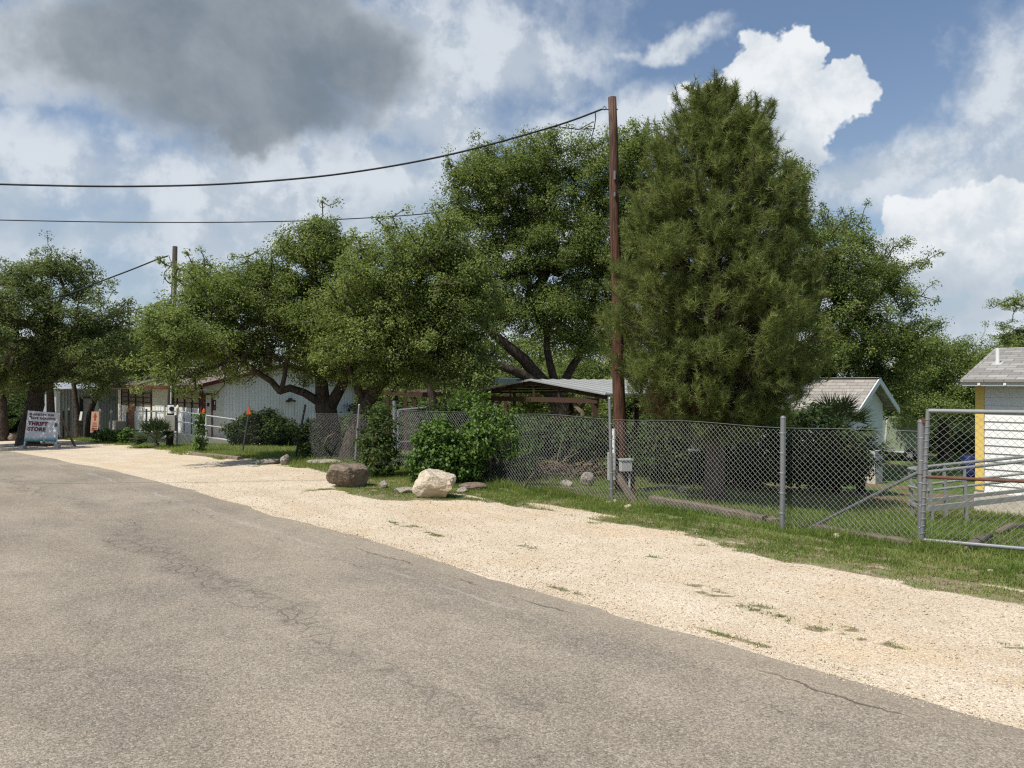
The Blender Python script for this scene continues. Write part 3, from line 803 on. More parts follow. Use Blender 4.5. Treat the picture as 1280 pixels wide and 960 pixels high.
# ---- oak behind the pine
g = GY(1040, 27)
make_tree('oak_tree', 'broad dark green oak rising behind the pine and the small gabled house', 'tree', g,
          [gstem(1035, 27, .34, (1035, 500, 27, .30), (1040, 420, 27, .22)), stem((1040, 440, 27, .15), (1090, 370, 26.5, .09)), stem((1040, 440, 27, .15), (1000, 330, 27, .1))],
          PB(26, (1010, 310, 55, 58), (985, 240, 36, 50), (1050, 340, 60, 60), (1095, 345, 48, 38), (1120, 385, 36, 34), (1060, 420, 75, 55), (1115, 430, 52, 40), (1085, 480, 60, 40), (1130, 325, 18, 16), (960, 400, 60, 90), (1060, 290, 34, 24)),
          1050, 130, 25, leaf=.082, rad=.44, tintb=.40)
g = GY(1165, 33)
make_tree('oak_tree', 'low spreading oak behind the pale green trailer', 'tree', g,
          [gstem(1180, 33, .22, (1178, 510, 33, .18), (1175, 470, 33, .14))],
          PB(31.5, (1150, 480, 50, 42), (1195, 480, 50, 45), (1190, 440, 40, 26), (1225, 475, 40, 50), (1140, 450, 30, 30), (1165, 512, 45, 22, -2)), 400, 110, 26, leaf=.09, rad=.48, tintb=.55)
g = GY(1215, 44)
make_tree('oak_tree', 'distant pale oak above the shingle roof ridge', 'tree', g,
          [gstem(1215, 44, .22, (1212, 480, 44, .16))], PB(44, (1205, 445, 36, 30), (1250, 450, 50, 34), (1300, 440, 50, 40), (1170, 460, 30, 30)), 260, 100, 27, leaf=.12, rad=.6, tintb=.75)
g = GY(1290, 36)
make_tree('mesquite_tree', 'feathery mesquite with thin level sprays at the picture edge', 'tree', g,
          [gstem(1310, 36, .2, (1306, 440, 36, .14), (1296, 380, 36, .09))],
          PB(36, (1278, 385, 34, 6), (1262, 378, 24, 4), (1274, 405, 36, 6), (1268, 420, 36, 6), (1283, 358, 20, 7), (1300, 370, 40, 30), (1290, 430, 50, 16)), 150, 60, 28, leaf=.11, rad=.34, tintb=.8, flat=.45, asp=.3)

# ---- far oaks closing the view: one grown, the others copies of it and its parts
far = []
def far_tree(px, Y, hpx_top, label):
    g = GY(px, Y)
    if not far:
        bl = [((g.x + dx, g.y + dy, g.z + dz), (rx, rx, rz)) for dx, dy, dz, rx, rz in ((0, 0, 4.2, 2.7, 1.8), (-2.2, .5, 3.4, 2.0, 1.5), (2.3, -.4, 3.5, 2.1, 1.5), (.5, 1.4, 5.2, 1.8, 1.2), (-1, -1.5, 3.0, 2.0, 1.4), (1.2, -1.3, 2.4, 1.9, 1.2), (-.8, .3, 5.3, 1.5, 1.0), (-2, -.6, 2.1, 1.8, 1.0))]
        st = [[((g.x, g.y, g.z - .1), .26), ((g.x, g.y, g.z + 1.0), .2), ((g.x + .15, g.y, g.z + 2.4), .15)]]
        t = make_tree('background_oak', label, 'tree', g, st, bl, 330, 75, 31, leaf=.14, rad=.6, mat=m_oak, group='oaks closing the view behind the yards', tintb=.5)
        far.append(t)
    else:
        t = far[0].copy(); COL.objects.link(t)
        for ch in far[0].children:
            c = ch.copy(); COL.objects.link(c); c.parent = t
        t.location = g; t['label'] = label; t.rotation_euler.z = random.uniform(0, 6.28)
    k = (zpx(hpx_top, Y) - g.z) / 6.4
    t.scale = (k * random.uniform(.95, 1.2), k * random.uniform(.95, 1.2), k)
    return t
for px, Y, top, lab in ((640, 40, 400, 'oak in the distance under the tallest oak\'s lower limbs'), (735, 44, 396, 'distant oak seen under the tallest oak, beside the pole'),
                        (195, 62, 392, 'distant oak in the gap beside the slim left pole'), (150, 70, 405, 'far pale oak in the gap right of the sign\'s oak'), (560, 46, 425, 'distant oak behind the bushes, between both leaning oaks'),
                        (470, 52, 440, 'distant oak just right of the white gable wall'), (-60, 60, 400, 'distant oak at the road end, at the picture\'s edge'), (820, 40, 420, 'distant oak hidden low behind the pine, left of its trunk'),
                        (900, 42, 430, 'distant oak straight behind the pine trunk'), (1320, 55, 400, 'distant oak behind the white sided building'), (1000, 44, 420, 'distant oak behind the small gabled house'),
                        (1130, 50, 430, 'distant oak behind the pale green trailer'), (10, 75, 430, 'far oak at the road end, left of the sign'), (690, 36, 445, 'oak in shade straight behind the pavilion roof')):
    far_tree(px, Y, top, lab)

# ---------------------------------------------------------------- the pine
def make_pine():
    rng = np.random.default_rng(41)
    Y = 13.6; g = GY(893, Y); H = zpx(108, Y) - g.z
    t = thing('pine_tree', g, 'dense cone shaped pine behind the chain link fence', 'tree')
    base = np.array(g)
    tr = []
    for k in range(15):
        u = k / 14
        tr.append((base + np.array([0.03 * math.sin(u * 5), .03 * math.cos(u * 4), -.08 + (H - .25) * u]), .165 * (1 - u) ** .8 + .02 + (.06 if k == 0 else 0)))
    mb = MB(); mb.tube([q[0] for q in tr], [q[1] for q in tr], 12); mb.build('trunk', m_pinebark, t, smooth=True)
    # half-width of the crown against height, read from the photograph
    hz = [1.1, 1.4, 1.7, 2.0, 2.4, 3.0, 3.7, 4.4, 5.1, 5.7, 6.2, 6.6, H + .05]
    hw = [0.35, 0.80, 1.15, 1.48, 1.74, 1.80, 1.72, 1.58, 1.38, 1.18, .96, .72, .30]
    wood_a, wood_b, wood_r, tuft_p, tuft_d, tuft_s = [], [], [], [], [], []
    z = 1.30
    while z < H - .12:
        nb = rng.integers(6, 9) if z < 5.5 else rng.integers(5, 7)
        a0 = rng.uniform(0, 6.28)
        for k in range(nb):
            a = a0 + k * 6.283 / nb + rng.normal(0, .22); zz = z + rng.uniform(-.12, .12)
            L = np.interp(zz + .25, hz, hw) * rng.uniform(.78, 1.12)
            el = np.interp(zz, [1, 3, 5, 6.8], [.12, .35, .6, .95]) + rng.normal(0, .1)
            d = np.array([math.cos(a) * math.cos(el), math.sin(a) * math.cos(el), math.sin(el)])
            if zz > 4.6: L *= .82
            L = min(L / max(math.cos(el), .35), max(.15, (H - .12 - zz) / max(math.sin(el) + .1, .2)))
            p = base + np.array([0, 0, zz - .25 * L * .5]); prev = p
            ns = max(3, int(L / .22))
            for j in range(1, ns + 1):
                u = j / ns
                q = p + d * L * u + np.array([0, 0, .10 * L * u * u]) + rng.normal(0, .03, 3)
                wood_a.append(prev); wood_b.append(q); wood_r.append((.03 * (1 - u) + .008) * min(1, L))
                if u > .22:
                    for s_ in range(2 if u < .5 else 4):
                        sa = rng.uniform(0, 6.28); ll = rng.uniform(.10, .34) * (1.15 - .4 * u)
                        dd = unit(d * rng.uniform(.5, 1.1) + rng.normal(0, .6, 3) + np.array([0, 0, .40]))
                        e = q + dd * ll
                        wood_a.append(q); wood_b.append(e); wood_r.append(.006)
                        tuft_p.append(e); tuft_d.append(dd); tuft_s.append(rng.uniform(.85, 1.25))
                        if rng.random() < .6:
                            e2 = q + dd * ll * .5; tuft_p.append(e2); tuft_d.append(unit(dd + rng.normal(0, .4, 3))); tuft_s.append(.9)
                prev = q
            tuft_p.append(prev); tuft_d.append(unit(d + np.array([0, 0, .5]))); tuft_s.append(1.2)
        z += rng.uniform(.20, .28)
    # bushy outer growth: sprays of upright shoots gathered in lumps over the whole cone
    tot = 0
    while tot < 640:
        zz = rng.uniform(1.2, H - .30); R = np.interp(zz, hz, hw)
        if rng.random() > (R + .25) / 2.2: continue
        tot += 1
        aa = rng.uniform(0, 6.283); rr = R * rng.uniform(.58, 1.0) * (1 + .13 * math.sin(3 * aa + zz * 1.7) + .08 * math.sin(5 * aa - zz * 2.9))
        c0 = base + np.array([math.cos(aa) * rr, math.sin(aa) * rr, zz]); ol = np.array([math.cos(aa), math.sin(aa), 0])
        root_ = base + np.array([math.cos(aa) * rr * .3, math.sin(aa) * rr * .3, zz - .35 * rr])
        wood_a.append(root_); wood_b.append(c0); wood_r.append(.010)
        lr = rng.uniform(.14, .30)
        for k in range(rng.integers(12, 19)):
            q = c0 + unit(rng.normal(size=3)) * lr * rng.random() ** .4
            dd = unit(ol * rng.uniform(.1, .8) + np.array([0, 0, rng.uniform(.5, 1.2)]) + rng.normal(0, .25, 3))
            tuft_p.append(q); tuft_d.append(dd); tuft_s.append(rng.uniform(.85, 1.25))
    for k in range(90):
        zz = H - .16 - .7 * rng.random() ** 1.3; aa = rng.uniform(0, 6.28); rr = np.interp(zz, hz, hw) * .85 * rng.random() ** .5
        tuft_p.append(base + np.array([math.cos(aa) * rr, math.sin(aa) * rr, zz])); tuft_d.append(unit(np.array([math.cos(aa) * .4, math.sin(aa) * .4, 1.0]))); tuft_s.append(1.0)
    A, B, r_ = np.array(wood_a), np.array(wood_b), np.array(wood_r)
    d = unit(B - A); ref = np.where(np.abs(d[:, 2:3]) < .9, np.array([[0, 0, 1.]]), np.array([[1., 0, 0]]))
    e1 = unit(np.cross(d, ref)); e2 = np.cross(e1, d); th = np.arange(5) / 5 * 6.2832
    ring = (e1[:, None] * np.cos(th)[None, :, None] + e2[:, None] * np.sin(th)[None, :, None]) * r_[:, None, None]
    v = np.concatenate([A[:, None] + ring, B[:, None] + ring * .8], 1).reshape(-1, 3)
    i = np.arange(len(A))[:, None] * 10; j = np.arange(5)[None]; j2 = (j + 1) % 5
    mesh_np('branches', v, np.stack([i + j, i + j2, i + 5 + j2, i + 5 + j], -1).reshape(-1, 4), m_pinebark, t, smooth=True)
    tp, td, ts = np.array(tuft_p), np.array(tuft_d), np.array(tuft_s)
    M = 34
    n = len(tp)
    off = rng.uniform(0, .16, (n, M, 1))
    dirs = unit(td[:, None] * 0.75 + unit(rng.normal(size=(n, M, 3))) * .9)
    st = tp[:, None] - td[:, None] * off
    L = .115 * ts[:, None, None] * rng.uniform(.7, 1.2, (n, M, 1))
    side = unit(np.cross(dirs, rng.normal(size=(n, M, 3)))) * .0042
    v = np.stack([st - side, st + side, st + dirs * L], 2).reshape(-1, 3)
    f = np.arange(n * M * 3).reshape(-1, 3)
    radial = np.hypot(tp[:, 0] - base[0], tp[:, 1] - base[1]) / np.interp(tp[:, 2] - base[2], hz, hw)
    ti = np.repeat(np.clip(rng.normal(.48, .26, n), 0, 1.4), M) + rng.normal(0, .15, n * M)
    mesh_np('crown', v, f, m_pine, t, tint=[('tint', np.clip(ti, 0, 1.5), 'FACE')])
    # some dead brown needles low on the left
    k = 60; P0 = np.array([P(rng.uniform(815, 880), rng.uniform(490, 518), Y - rng.uniform(-.2, .8)) for _ in range(k)])
    dirs = unit(rng.normal(size=(k, 40, 3)) + np.array([0, 0, -.5])); side = unit(np.cross(dirs, rng.normal(size=(k, 40, 3)))) * .004
    st = P0[:, None] + rng.normal(0, .09, (k, 40, 3))
    mesh_np('dead_needles', np.stack([st - side, st + side, st + dirs * .13], 2).reshape(-1, 3), np.arange(k * 120).reshape(-1, 3), m_dry, t, tint=[('tint', rng.random(k * 40), 'FACE')])
    print('pine tufts', n)
make_pine()

# ---------------------------------------------------------------- bushes
def make_bush(name, label, px, Y, blobs, ncl, per, seed, leaf=.07, rad=.16, mat=None, tintb=.5, cat='bush', group=None, asp=.6, shell=.6):
    rng = np.random.default_rng(seed); g = GY(px, Y)
    t = thing(name, g, label, cat, group)
    pts, _ = fill_blobs(blobs, ncl, rng, shell)
    gz = np.array([zxy(a, b_) for a, b_ in pts[:, :2]]); pts[:, 2] = np.maximum(pts[:, 2], gz + .06)
    st = [[((g.x, g.y, g.z - .05), .03), ((g.x + .02, g.y, g.z + .25), .026)]]
    N, PA, R0, cn = grow(st, pts, rng, seg=.25)
    wood_mesh('stems', N, PA, R0, cn, m_bark, t, tip=.004, cap=.03, sides=5)
    centre = np.mean([b_[0] for b_ in blobs], 0) - np.array([0, 0, .3])
    v, f, ti = clump_leaves(pts, per, rad, leaf, rng, centre, tintb=tintb, asp=asp, upw=.5, outw=.9)
    mesh_np('foliage', v, f, mat or m_bush, t, tint=[('tint', ti, 'FACE')])
    return t
make_bush('bush', 'shaded green bush behind the brown boulder, left of the walk gate', 470, 16.4, PB(16.4, (470, 570, 22, 30), (484, 575, 16, 26), (462, 545, 14, 28), (478, 535, 16, 26), (466, 520, 12, 14)), 140, 30, 51, leaf=.065, mat=m_shrub, tintb=.95, rad=.19)
make_bush('bush', 'large bright leafy bush right behind the pale boulder', 550, 15.6, PB(15.4, (540, 572, 30, 30), (565, 575, 30, 28), (545, 548, 28, 24), (585, 580, 18, 22), (590, 555, 22, 28), (530, 590, 20, 12), (575, 592, 24, 10)), 400, 34, 52, leaf=.072, tintb=.60)
make_bush('vine_bush', 'yellow green vine climbing over the leaning fence post', 612, 15.2, PB(15.0, (605, 545, 16, 26), (622, 530, 24, 20), (645, 545, 22, 24), (640, 522, 16, 10), (600, 515, 14, 10), (655, 570, 20, 20), (590, 500, 22, 14, 1.2)), 190, 22, 53, leaf=.066, tintb=.85, rad=.16)
make_bush('bush', 'dark bush between the big leafy bush and the pavilion', 575, 18.5, PB(18.3, (570, 520, 30, 26), (600, 530, 26, 30), (545, 530, 20, 24), (585, 560, 40, 30)), 300, 36, 54, leaf=.08, mat=m_shrub, tintb=.5, rad=.2)
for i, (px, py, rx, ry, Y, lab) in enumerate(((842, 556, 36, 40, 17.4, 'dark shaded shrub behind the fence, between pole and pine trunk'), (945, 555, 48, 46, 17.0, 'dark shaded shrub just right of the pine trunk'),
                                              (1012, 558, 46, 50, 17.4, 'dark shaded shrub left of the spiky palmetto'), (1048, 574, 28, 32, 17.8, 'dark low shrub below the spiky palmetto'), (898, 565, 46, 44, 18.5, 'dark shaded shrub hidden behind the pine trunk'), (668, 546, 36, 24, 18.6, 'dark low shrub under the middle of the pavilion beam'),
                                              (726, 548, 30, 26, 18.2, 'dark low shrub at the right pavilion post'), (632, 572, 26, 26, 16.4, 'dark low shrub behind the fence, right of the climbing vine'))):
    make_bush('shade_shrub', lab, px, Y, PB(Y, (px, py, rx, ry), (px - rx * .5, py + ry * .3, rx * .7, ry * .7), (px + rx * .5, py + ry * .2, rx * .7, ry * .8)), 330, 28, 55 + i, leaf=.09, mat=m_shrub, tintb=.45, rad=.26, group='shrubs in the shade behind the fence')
make_bush('shrub', 'spreading green shrub against the ribbed gable wall, left one of the pair', 322, 31, PB(31, (318, 535, 28, 20), (305, 540, 20, 18), (335, 540, 22, 16), (325, 520, 18, 9)), 220, 40, 61, leaf=.11, mat=m_shrub, tintb=.75, rad=.3, group='shrubs before the gable wall')
make_bush('shrub', 'rounder dark shrub against the ribbed gable wall, right one of the pair', 352, 31.5, PB(31.5, (352, 540, 20, 16), (360, 545, 14, 12), (343, 533, 12, 12)), 150, 40, 62, leaf=.11, mat=m_shrub, tintb=.6, rad=.3, group='shrubs before the gable wall')
make_bush('shrub', 'dark shrub at the oak trunk by the leaning dark post', 388, 21.0, PB(21, (388, 548, 14, 22), (396, 562, 16, 16)), 110, 36, 63, leaf=.08, mat=m_shrub, tintb=.4, rad=.2)
for i, (px, py, rx, ry, Y, lab) in enumerate(((128, 544, 14, 6, 35, 'low weedy plant below the orange sign'), (148, 546, 12, 6, 33.5, 'low weedy plant right of the orange sign'), (160, 545, 9, 9, 32, 'leafy weed around the yellow topped post'))):
    make_bush('fence_plant', lab, px, Y, PB(Y, (px, py, rx, ry), (px + rx * .4, py, rx * .6, ry * 1.1)), 60, 30, 64 + i, leaf=.1, tintb=.5, rad=.2, cat='plant', group='weeds along the far fence')
make_bush('vine', 'thin vine growing up the orange topped fence post', 250, 24.5, PB(24.5, (250, 545, 4, 26), (249, 525, 5, 10), (248, 558, 6, 8)), 45, 22, 67, leaf=.08, tintb=.6, rad=.12, cat='plant')

# broad shrubs under the far trees: one grown, the others copies with their parts
far_b = []
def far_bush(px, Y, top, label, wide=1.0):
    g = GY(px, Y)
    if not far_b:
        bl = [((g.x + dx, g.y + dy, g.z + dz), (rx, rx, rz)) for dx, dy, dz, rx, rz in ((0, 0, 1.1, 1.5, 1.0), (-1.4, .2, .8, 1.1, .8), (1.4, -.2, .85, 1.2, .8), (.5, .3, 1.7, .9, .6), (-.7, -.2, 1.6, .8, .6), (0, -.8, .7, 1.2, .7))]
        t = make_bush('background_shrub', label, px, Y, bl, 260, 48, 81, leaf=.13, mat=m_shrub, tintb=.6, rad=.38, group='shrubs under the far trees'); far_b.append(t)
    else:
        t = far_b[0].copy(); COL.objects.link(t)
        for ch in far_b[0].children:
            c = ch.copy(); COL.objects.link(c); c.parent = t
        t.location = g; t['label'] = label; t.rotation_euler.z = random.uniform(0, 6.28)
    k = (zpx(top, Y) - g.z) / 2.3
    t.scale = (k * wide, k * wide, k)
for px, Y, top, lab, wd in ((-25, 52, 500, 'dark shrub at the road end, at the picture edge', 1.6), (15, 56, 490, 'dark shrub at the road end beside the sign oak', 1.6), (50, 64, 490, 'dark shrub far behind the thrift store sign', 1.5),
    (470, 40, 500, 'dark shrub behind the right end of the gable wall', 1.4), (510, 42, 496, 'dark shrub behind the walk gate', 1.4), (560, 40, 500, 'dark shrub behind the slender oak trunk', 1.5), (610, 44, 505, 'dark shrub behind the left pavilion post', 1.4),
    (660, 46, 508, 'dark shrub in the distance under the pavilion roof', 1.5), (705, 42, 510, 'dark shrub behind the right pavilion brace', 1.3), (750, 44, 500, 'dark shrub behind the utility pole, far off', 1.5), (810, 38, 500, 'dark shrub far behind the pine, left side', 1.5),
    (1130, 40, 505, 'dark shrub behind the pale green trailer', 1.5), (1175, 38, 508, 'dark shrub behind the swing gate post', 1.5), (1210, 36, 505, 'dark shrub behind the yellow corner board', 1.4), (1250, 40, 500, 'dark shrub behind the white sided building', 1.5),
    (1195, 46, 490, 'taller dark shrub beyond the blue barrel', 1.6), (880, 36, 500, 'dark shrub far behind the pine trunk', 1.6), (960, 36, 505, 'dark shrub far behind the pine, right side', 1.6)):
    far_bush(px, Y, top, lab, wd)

def spiky(name, label, px, Y, h, n, L, seed, mat=None, width=.03, cat='plant', blades_per=14):
    """rosette of stiff fan leaves"""
    rng = np.random.default_rng(seed); g = GY(px, Y); t = thing(name, g, label, cat)
    V, F, T = [], [], []
    mb = MB(); mb.tube([(g.x, g.y, g.z - .05), (g.x, g.y, g.z + h)], [.11, .08], 9); mb.build('trunk', m_bark, t, smooth=True)
    for k in range(n):
        a = rng.uniform(0, 6.28); el = rng.uniform(-.25, 1.35)
        d = np.array([math.cos(a) * math.cos(el), math.sin(a) * math.cos(el), math.sin(el)])
        hub = np.array(g) + np.array([0, 0, h]) + d * L * rng.uniform(.4, .6)
        sd = unit(np.cross(d, np.array([0, 0, 1.0]))); up = np.cross(sd, d)
        tw = rng.uniform(-.5, .5); sd, up = sd * math.cos(tw) + up * math.sin(tw), up * math.cos(tw) - sd * math.sin(tw)
        o_ = np.array(g) + np.array([0, 0, h])
        b0 = len(V); V += [o_ - sd * .012, o_ + sd * .012, hub + sd * .012, hub - sd * .012]; F.append([b0, b0 + 1, b0 + 2, b0 + 3]); T.append(.4)
        for q in range(blades_per):
            th = (q / (blades_per - 1) - .5) * 2.6
            dd = d * math.cos(th) + sd * math.sin(th) + up * .12 * rng.normal()
            ll = L * .55 * (1 - .25 * abs(th) / 1.3) * rng.uniform(.9, 1.1); w_ = np.cross(dd, up); w_ = w_ / np.linalg.norm(w_) * width * .5
            m_ = hub + dd * ll * .45; tip_ = hub + dd * ll + np.array([0, 0, -.06 * ll])
            b0 = len(V); V += [hub, m_ + w_, tip_, m_ - w_]; F.append([b0, b0 + 1, b0 + 2, b0 + 3]); T.append(rng.uniform(.2, .9))
    mesh_np('fronds', np.array(V), np.array(F), mat or m_palm, t, tint=[('tint', np.array(T), 'FACE')])
spiky('palmetto', 'spiky dark palmetto in front of the small gabled house', 1046, 18.2, 1.35, 44, .98, 71)
spiky('palmetto', 'lower spiky palmetto at the gabled house corner, beside the larger one', 1076, 18.6, .85, 26, .85, 72)
spiky('agave', 'dark spiky plant beside the grey meter box and left pole', 196, 28.0, .18, 26, 1.0, 73, width=.06)
# ---------------------------------------------------------------- building materials
def stvec(nt):
    x, y, z = sep(nt, wpos(nt)); return x * UX + y * UY, x * NX + y * NY, z
def shingles(name, c1, c2, scale=1.0):
    m, nt, b = newmat(name)
    s, t, z = stvec(nt)
    br = nt.nodes.new('ShaderNodeTexBrick')
    nt.links.new(comb(nt, s, t * 1.0 + z * 0.0, 0.0), br.inputs['Vector'])
    br.inputs['Scale'].default_value = scale; br.inputs['Brick Width'].default_value = 0.33; br.inputs['Row Height'].default_value = 0.13
    br.inputs['Mortar Size'].default_value = 0.006; br.inputs['Color1'].default_value = col(c1); br.inputs['Color2'].default_value = col(c2)
    br.inputs['Mortar'].default_value = col((c1[0] * .3, c1[1] * .3, c1[2] * .3)); br.inputs['Bias'].default_value = 0.0
    p = wpos(nt)
    c = scalec(nt, br.outputs[0], (noise(nt, p, 1.5, 5, .6) - .5) * .5 + (noise(nt, p, 70, 2, .6) - .5) * .5 + 1.0)
    setp(nt, b, color=c, rough=.95, spec=.1, normal=bump(nt, X(nt, br.outputs['Fac']) * -1.0 + noise(nt, p, 90, 2) * .3, .5, .01))
    return m
def ribbed(name, c, pitch, axis, dirt=(0.2, 0.19, 0.16), var=.14, metal=0.0, rough=.6, depth=.012, line=0.18):
    """upright grooves or corrugation: axis 's' or 't' of the road frame"""
    m, nt, b = newmat(name)
    s, t, z = stvec(nt); a = s if axis == 's' else t
    wv = (a * (6.2832 / pitch)).sin()
    groove = wv.smooth(0.80, 0.99) if depth < .02 else wv * .5 + .5
    p = wpos(nt); f = noise(nt, comb(nt, s, t, z * .3), 2.2, 6, .62)
    cc = scalec(nt, c, (f - .5) * 2 * var + 1.0)
    cc = mixc(nt, noise(nt, comb(nt, s * 3, t * 3, z * .5), 1.5, 5, .65).smooth(.54, .75) * .45, cc, dirt)
    cc = mixc(nt, groove * line, cc, (c[0] * .25, c[1] * .25, c[2] * .25))
    setp(nt, b, color=cc, rough=rough, metal=metal, spec=.3, normal=bump(nt, groove * -1.0, .8, depth))
    return m
m_wall_rib = ribbed('white_ribbed_siding', (.83, .81, .76), .15, 't', depth=.012, line=.20)
m_wall_cream = plain('cream_wall_paint', (.70, .66, .57), .75, var=.08, scale=1.5, dirt=(.5, .46, .38))
m_red = plain('dark_red_trim', (.115, .022, .020), .6, var=.2, dirt=(.10, .04, .03))
m_roof_brown = shingles('brown_shingle', (.25, .205, .18), (.19, .155, .14))
m_roof_grey = shingles('grey_shingle', (.36, .35, .32), (.23, .22, .205))
m_roof_tan = shingles('pale_shingle', (.37, .345, .31), (.28, .26, .235))
m_white = plain('white_paint', (.78, .78, .75), .6, var=.06, scale=2.0, dirt=(.52, .50, .45))
m_white_old = plain('chalky_white_paint', (.66, .69, .68), .7, var=.10, scale=2.0, dirt=(.42, .43, .40))
m_yellow = plain('yellow_paint', (.80, .58, .16), .6, var=.12, scale=3, dirt=(.45, .30, .08))
m_conc = plain('concrete', (.56, .51, .43), .9, var=.2, scale=3, dirt=(.26, .23, .18), bmp=.01)
m_glassy, nt, b = newmat('tan_window_glass')
s, t, z = stvec(nt)
setp(nt, b, color=mixc(nt, noise(nt, wpos(nt), 1.2, 3, .5), (.17, .135, .095), (.27, .22, .16)), rough=.18, spec=.5)
m_wood = plain('weathered_wood', (.20, .145, .10), .9, var=.35, scale=5, dirt=(.10, .075, .055), bmp=.01)
m_wood_dk = plain('dark_brown_timber', (.070, .038, .024), .85, var=.35, scale=5, dirt=(.06, .035, .022), bmp=.006)
m_wood_grey = plain('grey_brown_timber', (.21, .165, .125), .95, var=.4, scale=7, dirt=(.10, .075, .055), bmp=.015)
m_log = plain('dead_wood', (.17, .135, .105), .95, var=.5, scale=9, dirt=(.07, .055, .04), bmp=.02)
m_galv = plain('galvanised_steel', (.27, .275, .28), .48, metal=.55, var=.14, scale=14, spec=.5, dirt=(.30, .28, .25))
m_wire = plain('chain_wire', (.37, .37, .36), .5, metal=.35, var=.10, scale=9, spec=.5)
m_rust = plain('rusty_steel', (.17, .085, .055), .8, metal=.3, var=.4, scale=10, dirt=(.09, .045, .03))
m_alu = plain('dull_aluminium', (.34, .34, .325), .55, metal=.3, var=.10, scale=6, spec=.5, dirt=(.24, .225, .20))
m_dark_steel = plain('dark_steel_post', (.075, .075, .075), .6, metal=.3, var=.3, scale=10)
m_grey_box = plain('grey_enamel', (.42, .43, .41), .5, var=.1, scale=6, dirt=(.28, .27, .24))
m_black = plain('black_insulation', (.018, .018, .018), .6, var=.2)
m_tin = plain('bright_roof_sheet', (.55, .56, .55), .38, metal=.55, var=.10, scale=2.5, spec=.5, dirt=(.45, .42, .38))
m_tin_dk = plain('dark_teal_roof_sheet', (.055, .085, .085), .6, var=.2, scale=2)
m_brown = plain('dark_brown_boards', (.085, .048, .036), .9, var=.3, scale=3)

def gable_roof(name, mat, parent, s0, s1, t0, t1, ze, zr, th=.09):
    """a roof of two slopes, ridge along s between eaves t0 and t1 (one mesh)"""
    tm = (t0 + t1) / 2; mb = MB()
    mb.hexa([W(s1, t0, ze), W(s0, t0, ze), W(s0, tm, zr), W(s1, tm, zr), W(s1, t0, ze + th), W(s0, t0, ze + th), W(s0, tm, zr + th), W(s1, tm, zr + th)])
    mb.hexa([W(s1, tm, zr), W(s0, tm, zr), W(s0, t1, ze), W(s1, t1, ze), W(s1, tm, zr + th), W(s0, tm, zr + th), W(s0, t1, ze + th), W(s1, t1, ze + th)])
    return mb.build(name, mat, parent)

